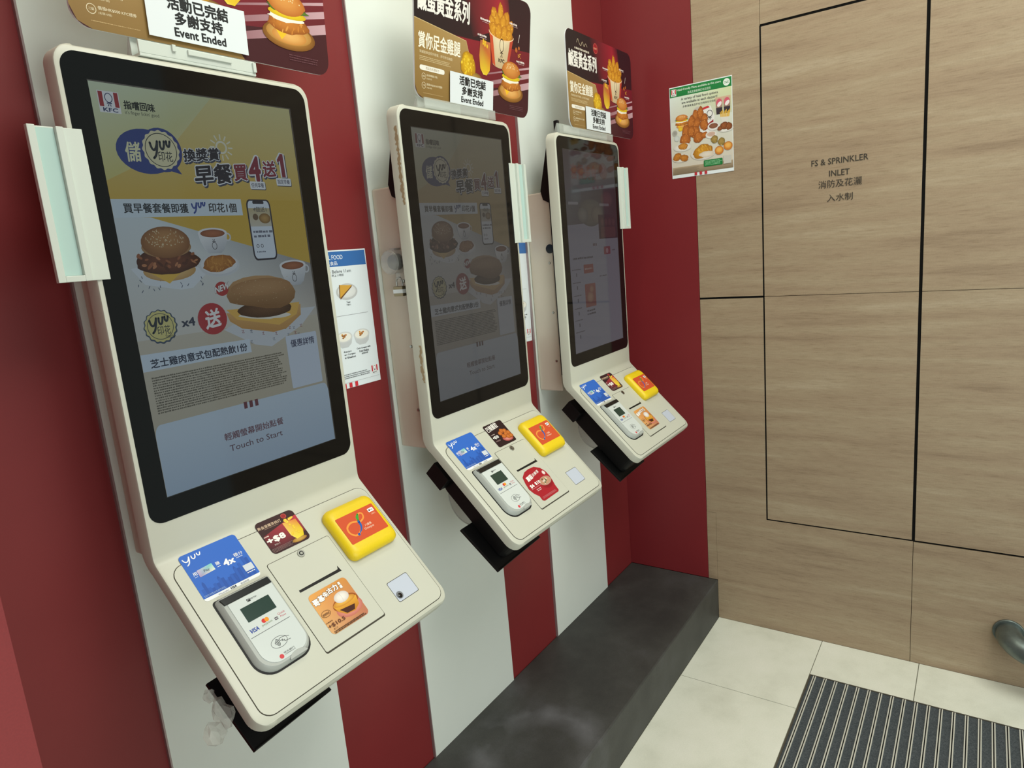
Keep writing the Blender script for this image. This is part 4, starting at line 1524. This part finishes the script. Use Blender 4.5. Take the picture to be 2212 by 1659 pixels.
# ------------------------------------------------------------------ promotional signs above the kiosks
def sign_art(A):
    wh = (236, 232, 226)
    W, H = .45, .277
    A.poly(rrect(0, 0, W, H, .027, 7), (64, 22, 30))
    # dark stage, beams of red light
    A.poly([(0, .143), (W, .160), (W, H - .028), (W - .008, H - .008), (W - .028, H), (.028, H), (.008, H - .008), (0, H - .028)], None, [(30, 22, 26), (54, 22, 30), (44, 20, 28), (44, 20, 28), (50, 20, 28), (30, 22, 26), (30, 22, 26), (30, 22, 26)])
    A.poly([(.15, .2768), (.30, .2768), (.33, .195), (.25, .17), (.205, .155)], None, [(40, 22, 28), (150, 34, 48), (186, 40, 52), (120, 30, 40), (52, 24, 30)])
    A.poly([(.30, .2768), (.345, .2768), (.36, .20), (.32, .18)], None, [(150, 34, 48), (70, 24, 34), (110, 28, 38), (190, 46, 56)])
    # red floor
    A.poly([(.145, .146), (W, .162), (W, .075), (.24, .05), (.20, .09)], None, [(140, 32, 44), (116, 28, 40), (96, 26, 36), (110, 28, 40), (134, 32, 44)])
    for a, b_, c_, d_ in ((.082, .0855, .122, .127), (.057, .066, .100, .112), (.030, .042, .073, .090)):
        A.poly([(.26, a), (W, c_), (W, d_), (.26, b_)], None, [(150, 104, 112), (196, 158, 166), (196, 158, 166), (150, 104, 112)])
    # gold corner
    gp = [(.027, 0), (.268, 0), (.216, .070), (.190, .116), (.179, .142), (0, .157), (0, .027), (.008, .008)]
    A.poly(gp, None, [(132, 104, 56), (150, 118, 66), (160, 126, 72), (168, 136, 84), (170, 140, 90), (160, 128, 74), (140, 110, 60), (134, 104, 56)])
    A.stroke([(0, .157), (.179, .142), (.190, .116), (.216, .070)], .0013, (206, 182, 130))
    # headings
    A.curve([(.068, .247), (.076, .258), (.084, .247), (.094, .242), (.104, .254), (.114, .243), (.124, .252), (.134, .245)], .0016, (196, 180, 150))
    A.fine(.053, .226, .146, .235, 1, (206, 196, 180), 3, .7, 0)
    A.text('鹹蛋黃金系列', (.0125, .174), (.190, .178), (.014, .221), wh, .035)
    A.ell(.189, .250, .016, .016, (150, 30, 40))
    A.ring(.189, .250, .0142, .0142, .0008, (206, 120, 100))
    A.tx('期間限定', .179, .247, .199, .253, (226, 160, 130), .01)
    A.text('賞你足金雞腿', (.013, .101), (.157, .103), (.013, .133), (244, 238, 220), .02)
    A.tx('買鹹蛋黃金系列套餐，即可參加抽獎！', .016, .0905, .130, .0965, (228, 212, 176), .0)
    A.fine(.016, .076, .122, .086, 3, (206, 184, 140), 4)
    A.poly(rrect(.016, .0570, .100, .0672, .005, 4), (238, 234, 224))
    A.tx('獎品及名額如下', .036, .0594, .082, .0650, (150, 120, 70), .0)
    for y, s, l1, l2 in ((.0450, '頭獎', '足金雞腿(1個)', '(名額1個)'), (.0265, '二獎', '價值HK$500 KFC禮券', '(名額10個)')):
        A.ring(.0290, y, .0062, .0062, .0007, (240, 228, 196))
        A.tx(s, .0252, y - .0018, .0328, y + .0018, (240, 228, 196), 0)
        A.tx(l1, .038, y + .0006, .075 if s == '頭獎' else .092, y + .0056, (240, 228, 196), .0)
        A.tx(l2, .038, y - .0056, .056, y - .0018, (230, 214, 176), .0)
    A.fine(.026, .0100, .100, .0125, 1, (190, 160, 110), 6)
    # bucket of strips
    rnd = random.Random(4)
    A.ell(.3200, .183, .0525, .013, (176, 120, 60), (140, 84, 40))
    for i, (x, y, rx, ry, ro) in enumerate(((.290, .212, .014, .026, 14), (.314, .222, .012, .030, -4), (.338, .212, .014, .026, -14), (.356, .198, .013, .024, -22), (.282, .196, .014, .022, 24), (.302, .200, .015, .026, 6), (.326, .200, .016, .028, -6), (.348, .190, .014, .022, -14), (.286, .186, .016, .018, 20), (.308, .184, .017, .020, 0), (.334, .183, .018, .021, -4), (.353, .183, .013, .016, -10))):
        A.fried(x, y, rx, ry, ro, 20 + i, (218, 154, 44), (176, 108, 26), (240, 194, 84), 14)
    rim = [(.320 + .0525 * math.cos(PI + PI * q / 16), .183 + .014 * math.sin(PI + PI * q / 16)) for q in range(17)]
    bot = [(.318 + .0345 * math.cos(-PI * q / 12), .1125 + .0085 * math.sin(-PI * q / 12)) for q in range(13)]
    A.poly(rim + bot, None, [mixc((206, 186, 150), (232, 214, 178), .5 - .5 * math.cos(q / 16 * 2 * PI)) for q in range(17)] + [(196, 172, 134)] * 13)
    A.poly(rim[:5] + [(.2960, .1058), (.2835, .1120)], (200, 78, 46))
    A.poly(rim[12:] + [(.3525, .1120), (.3420, .1062)], (184, 66, 46))
    A.stroke(rim, .0026, (238, 202, 160))
    tie(A, .3215, .152, .0085, .021, (56, 40, 30))
    A.tx('KFC', .3090, .1185, .3340, .1265, (56, 40, 30), .04)
    # iced drink
    A.poly([(.2330, .155), (.2730, .155), (.2755, .120), (.2720, .092), (.2600, .080), (.2460, .080), (.2340, .092), (.2290, .120)], None, [(170, 90, 60), (190, 110, 70), (206, 110, 40), (226, 180, 40), (230, 196, 40), (240, 216, 90), (226, 180, 50), (206, 120, 50)])
    for i in range(8):
        q = random.Random(i + 60)
        A.ell(q.uniform(.244, .262), q.uniform(.142, .158), .005, .004, (236, 190, 60), (206, 150, 30), q.uniform(0, 90), 8)
    # drumstick
    A.ell(.205, .070, .034, .010, (176, 140, 70), (120, 84, 40))
    A.fried(.186, .092, .028, .028, 0, 44, (222, 178, 30), (176, 124, 20), (244, 214, 80), 44)
    # ingredients
    A.ell(.386, .158, .0060, .0066, (196, 110, 50), (140, 66, 30))
    A.ell(.398, .164, .0040, .0044, (180, 100, 50))
    for i in range(12):
        q = random.Random(i + 80)
        A.ell(.402 + q.uniform(-.008, .008), .147 + q.uniform(-.005, .005), .002, .0016, (196, 130, 60), None, 0, 6)
    A.stroke([(.394, .176), (.400, .196)], .0016, (226, 214, 206))
    for x, y in ((.232, .198), (.354, .212), (.222, .162), (.388, .130)):
        A.fine(x, y, x + .036, y + .006, 1, (230, 214, 210), int(x * 1000), .8, 0)
        A.fine(x + .008, y - .004, x + .034, y - .0005, 1, (196, 160, 160), int(y * 1000), .5, 0)
    burger(A, .365, .086, .088, .105, 1, 3)
    A.fine(.36, .014, .424, .026, 3, (110, 70, 78), 8, .4)


def notice_art(A):
    """white slip: three lines of black writing, 0.168 x 0.067"""
    bk = (34, 36, 38)
    A.tx('活動已完結', .034, .0430, .136, .0620, bk, .035)
    A.tx('多謝支持', .044, .0225, .124, .0405, bk, .035)
    A.tx('Event Ended', .041, .0060, .127, .0180, bk, .03)


def build_signs():
    SX = ((-.165, 1.8085, 3.0, .1050, .0070, -.085, .110), (.522, 1.8040, 7.5, .1150, .0015, -.110, .155), (1.205, 1.8045, .6, .0970, .0030, -.145, .175))
    LB = ('rounded promotion board on the kiosk nearest the camera, cut off by the picture top',
          'rounded promotion board with a bucket and burger on top of the middle kiosk',
          'rounded promotion board on top of the farthest kiosk, standing before the red corner')
    base = None
    for k, (sx, sz, lean, nx, ny, h0, h1) in enumerate(SX):
        t = thing('promotion_sign', LB[k], 'sign', (sx + .225, -.130, 1.781), 'promotion boards standing on the kiosks')
        a = math.radians(lean)
        T = frame((sx, -.1300, sz), (1, 0, 0), (0, -math.sin(a), math.cos(a)), (0, -math.cos(a), -math.sin(a)))
        m = MB(T).use(M['paper'])
        m.prism(rrect(0, 0, .45, .277, .027, 7), -.0035, 0)
        b_ = m.build('board', t)
        A = Art(T, M['print'], 6e-6, h0=.0002)
        sign_art(A)
        A.build('printed_face', b_)
        m = MB(T).use(M['paper'])
        m.box(nx, nx + .168, ny, ny + .067, .0040, .0046)
        n_ = m.build('notice_slip', t)
        T2 = T @ Matrix.Translation((nx, ny, .0047))
        A = Art(T2, M['print'], 6e-6)
        notice_art(A)
        A.build('slip_writing', n_)
        # holder: a foot with an upright lip in front of and behind the board
        x0, x1 = KX[k] + h0, KX[k] + h1
        m = MB().use(M['holder'] if k == 0 else M['clear'])
        m.box(x0, x1, -.1440, -.1080, 1.7806, 1.7850)
        m.box(x0, x1, -.1440, -.1405, 1.7850, 1.8030)
        m.box(x0, x1, -.1230, -.1190, 1.7850, 1.8120)
        m.prism([(-.1080, 1.785), (-.1190, 1.812), (-.1190, 1.785)], x0, x0 + .003, 'yzx')
        if k == 0:
            m.box(x0 + .075, x0 + .150, -.1475, -.1440, 1.7930, 1.8010)
            m.box(x0 + .050, x0 + .056, -.1475, -.1440, 1.7940, 1.8040)
            m.box(x1 - .006, x1, -.1475, -.1440, 1.7860, 1.8010)
        m.build('sign_holder', t, bevel=.0008)
        if k == 2:
            m = MB().use(M['black'])
            m.box(KX[2] - .136, KX[2] - .124, -.118, -.104, 1.788, 1.822)
            m.build('binder_clip', t, bevel=.002)


# ------------------------------------------------------------------ posters
def build_posters():
    # breakfast menu posters on the red stripes (left half hidden behind the kiosks)
    for i, (xr, zb, rot, label) in enumerate(((.4437, 1.1905, 0.0, 'white breakfast menu poster with a blue top between the nearest and middle kiosks'),
                                              (1.1045, 1.1880, -1.9, 'white menu poster, a thin strip of it showing between the middle and farthest kiosks'))):
        W, H = .212, .303
        a = math.radians(rot)
        T = frame((xr - W, -.0012, zb), (math.cos(a), 0, math.sin(a)), (-math.sin(a), 0, math.cos(a)), (0, -1, 0))
        m = MB(T).use(M['paper'])
        m.box(0, W, 0, H, -.0008, 0)
        o = m.build('menu_poster')
        tag(o, label, 'poster', 'menu posters between the kiosks')
        A = Art(T, M['print'], 7e-6, h0=.0001)
        A.rect(0, .268, W - .0025, H - .003, (58, 108, 172))
        A.tx('HALAL FOOD', .075, .2830, .143, .2925, (236, 238, 242), .006)
        A.tx('清真食品', .085, .2710, .126, .2795, (236, 238, 242), .006)
        A.tx('Breakfast - Before 11am', .060, .2540, .162, .2610, (60, 62, 66), .006)
        A.tx('早上11時前', .106, .2465, .140, .2520, (60, 62, 66), .006)
        A.ell(.143, .212, .031, .018, (206, 206, 204), (190, 190, 190))
        A.ell(.143, .213, .026, .014, (226, 226, 224), (216, 216, 214))
        A.poly([(.125, .228), (.160, .225), (.122, .200)], (212, 160, 66))
        A.poly([(.122, .200), (.160, .225), (.158, .221), (.122, .196)], (112, 76, 50))
        A.poly([(.125, .228), (.122, .200), (.1195, .199), (.1225, .228)], (112, 76, 50))
        A.tx('Toast', .138, .1870, .149, .1910, (40, 40, 44), .02)
        A.tx('牛油多士', .137, .1815, .150, .1850, (40, 40, 44), .01)
        A.stroke([(.02, .161), (.198, .161)], .0008, (150, 150, 154))
        for cx, s in ((.170, 3), (.118, 5)):
            A.poly([(cx - .024, .114), (cx + .024, .114), (cx + .019, .098), (cx + .009, .091), (cx - .009, .091), (cx - .019, .098)], (196, 198, 200))
            A.ell(cx, .114, .024, .012, (222, 222, 220), (206, 206, 206))
            A.ell(cx, .114, .020, .0095, (236, 232, 222))
            for q in range(9):
                r_ = random.Random(q + s)
                A.ell(cx + r_.uniform(-.009, .009), .115 + r_.uniform(-.004, .005), .003, .002, r_.choice(((214, 156, 70), (190, 120, 60), (150, 100, 60))), None, 0, 7)
        A.tx('Corn Congee with', .150, .0805, .192, .0850, (40, 40, 44), .02)
        A.tx('Fried Shallot', .157, .0740, .186, .0785, (40, 40, 44), .02)
        A.tx('香蔥粟米粥', .163, .0685, .182, .0720, (40, 40, 44), .01)
        for q, s in enumerate(('Recipe', 'en Congee', 'd Shallot')):
            A.tx(s, .112, .0790 - q * .0065, .112 + .0036 * len(s), .0830 - q * .0065, (40, 40, 44), .02)
        chain_logo(A, .186, .0185, .2065, .0385, ink=(30, 30, 36), red=(196, 44, 60))
        A.fine(.10, .021, .182, .033, 3, (110, 112, 116), 4, .5)
        A.stroke([(.10, .0125), (.209, .0125)], .0004, (150, 150, 154))
        for q in range(5):
            if q % 2 == 0:
                A.rect(.098 + q * .0085, .0005, .1065 + q * .0085, .0115, (206, 50, 60))
        A.build('printed_face', o)

    # food poster across the red return and the stone
    W, H = .2145, .3010
    T = FE(-.2412, 1.6600, .0012)
    m = MB(T).use(M['paper'])
    m.box(0, W, 0, H, -.0009, 0)
    o = m.build('food_poster')
    tag(o, 'poster of fried chicken under a green heading, stuck across red panel and stone', 'poster')
    A = Art(T, M['print'], 7e-6, (0, 0, W / 100, H / 100), h0=.0001)
    A.rect(.8, 10, 99.2, 89, (206, 196, 182), (214, 224, 214))
    A.poly([(.8, 62), (99, 62), (99, 89), (.8, 89)], None, [(206, 204, 196), (196, 200, 176), (206, 214, 170), (216, 226, 220)])
    A.rect(.8, 3.6, 99.2, 12, (130, 112, 90), (176, 156, 130))
    A.rect(.8, 89, 99.2, 99, (24, 120, 60), (30, 128, 64))
    chain_logo(A, 3, 90.2, 11.5, 97.5, red=(206, 60, 70))
    A.tx('Halal-friendly Menu available at this store', 13, 94.2, 83, 97.2, (216, 232, 216), .01)
    A.tx('清真友善餐牌於本店提供', 30, 90.2, 67, 93.0, (216, 232, 216), .0)
    A.ell(91.6, 94.0, 5.2, 3.8, (226, 232, 226))
    A.fine(88.5, 92.6, 94.8, 95.4, 2, (60, 130, 80), 3)
    A.tx('A variety of halal food options', 19, 83.6, 78, 87.0, (70, 72, 70), .02)
    A.tx('are available at each daypart!', 20, 79.6, 77, 83.0, (70, 72, 70), .02)
    A.tx('多款清真食品於全日時段均可供應', 21.5, 76.2, 75, 78.6, (80, 82, 80), .01)
    # drinks
    for x in (79.5, 91.5):
        A.poly([(x - 6, 80), (x + 6, 80), (x + 4.4, 62), (x - 4.4, 62)], None, [(206, 176, 150), (206, 176, 150), (70, 50, 56), (70, 50, 56)])
        A.poly([(x - 4.9, 69), (x + 4.9, 69), (x + 4.4, 62), (x - 4.4, 62)], (56, 46, 56))
        A.ell(x, 74.2, 4.4, 4.2, (206, 90, 110), None, 20)
        A.ell(x + .5, 72.6, 3.8, 2.2, (232, 224, 226), None, 30)
    # chips
    for q in range(9):
        A.stroke([(82 + q * 1.5, 58), (81 + q * 1.9, 64 + (q % 3))], .0026, (224, 176, 60))
    A.poly([(81, 59), (94, 58), (91, 52), (84, 52)], (216, 212, 206))
    # bucket on its side
    A.poly([(37, 70), (60, 73), (66, 73), (72, 62), (70, 46), (60, 44), (50, 46)], (226, 224, 222))
    A.poly([(50, 71.6), (62, 73.3), (65, 71.4), (53, 69.6)], (196, 50, 56))
    A.poly([(56, 52), (70, 58), (70, 54), (57, 47.5)], (150, 40, 44))
    A.ell(46, 62, 10.5, 12.5, (170, 164, 154), (196, 190, 182), 10)
    tie(A, 64.5, 63.5, 4.2, 5.0, (40, 40, 44))
    # sandwich
    burger(A, 19, 62, 22, 18, 1, 9, plate=False)
    A.ell(16.6, 53.5, 3.8, 2.4, (232, 196, 60), (214, 170, 40))
    # chicken pieces
    for i, (x, y, rx, ry, ro) in enumerate(((41, 64, 5, 8, -20), (50, 66, 5, 8, 0), (34, 58, 5.5, 9, -30), (56, 60, 5.5, 6, 20), (43, 55, 5, 9, -24), (55, 54, 6.5, 6, 0), (26, 50, 7, 7, 30), (40, 48, 8, 6.5, 10), (24, 41, 9, 7, 10), (46, 41.5, 9, 5.6, 10), (55, 43, 6, 3.2, 8), (34, 49, 6, 6, 0))):
        A.fried(x, y, rx, ry, ro, 100 + i, (190, 112, 48), (140, 74, 28), (216, 148, 76), 16)
    # side dishes
    for x, y, rx, ry, c, e in ((70, 50.5, 9.5, 4.4, (236, 234, 230), (214, 210, 206)), (66, 42.0, 9, 4.0, (236, 234, 230), (214, 210, 206)), (89, 46, 12, 3.6, (236, 234, 230), (206, 202, 196)), (19, 33.4, 15, 4.6, (232, 228, 222), (206, 202, 196)), (52, 23.5, 20, 7.0, (232, 230, 226), (206, 202, 198)), (16, 22, 15, 5, (226, 222, 214), (206, 200, 190)), (7, 50, 4.4, 3.2, (150, 148, 140), (180, 178, 170)), (10, 44, 4.6, 3.2, (206, 210, 206), (190, 194, 190))):
        A.ell(x, y, rx, ry, c, e)
    A.ell(70, 51, 7, 2.8, (140, 90, 66), (120, 76, 58))
    A.ell(66, 42.6, 6.6, 2.6, (196, 160, 146), (206, 180, 160), amp=.1)
    for i, (x, y, rx, ry) in enumerate(((87, 49, 7, 4), (94, 48, 5, 4), (80, 47, 4, 2.4))):
        A.fried(x, y, rx, ry, 0, 130 + i, (150, 86, 48), (100, 52, 28), (186, 120, 76), 12)
    A.fried(20, 34.4, 8, 3.6, 0, 140, (206, 140, 56), (160, 100, 40), (226, 170, 86), 14)
    A.fried(52, 25.5, 16, 7.4, 6, 141, (206, 146, 44), (160, 104, 30), (232, 184, 80), 40)
    A.ell(58, 22, 12, 3.4, (222, 212, 200), (206, 190, 170), amp=.1)
    A.fried(10, 23.5, 7.4, 4.2, 10, 142, (196, 128, 50), (146, 86, 30), (222, 160, 80), 16)
    A.fried(21, 21.5, 7.4, 3.8, -6, 143, (196, 128, 50), (146, 86, 30), (222, 160, 80), 16)
    for i, (x, y) in enumerate(((71, 36.5), (82, 33))):
        A.fried(x, y, 5.6, 4.2, 0, 150 + i, (170, 140, 76), (120, 100, 50), (206, 180, 120), 12)
    for i, (x, y) in enumerate(((78, 24), (92, 27.5))):
        A.ell(x, y, 7, 4.6, (214, 140, 60), (186, 112, 44))
        A.ell(x, y + .6, 5, 3, (232, 178, 90), (214, 150, 70))
    # green info box
    A.rr(53, 8.6, 83, 15.6, 1.2, (26, 118, 58))
    A.fine(55, 9.6, 81, 14.8, 4, (150, 200, 160), 5, .5)
    A.rect(84.5, 8.8, 96.5, 17.5, (196, 192, 184))
    A.fine(4, 4.8, 46, 11, 6, (156, 138, 116), 9, .5)
    for q in range(3):
        A.rect(37.5 + q * 8.2, .6, 41.6 + q * 8.2, 4.2, (186, 50, 60))
    A.build('printed_face', o)


build_setting()
build_kiosks()
build_signs()
build_posters()
build_mat()
build_pipe()
build_padlock()
build_wrap()
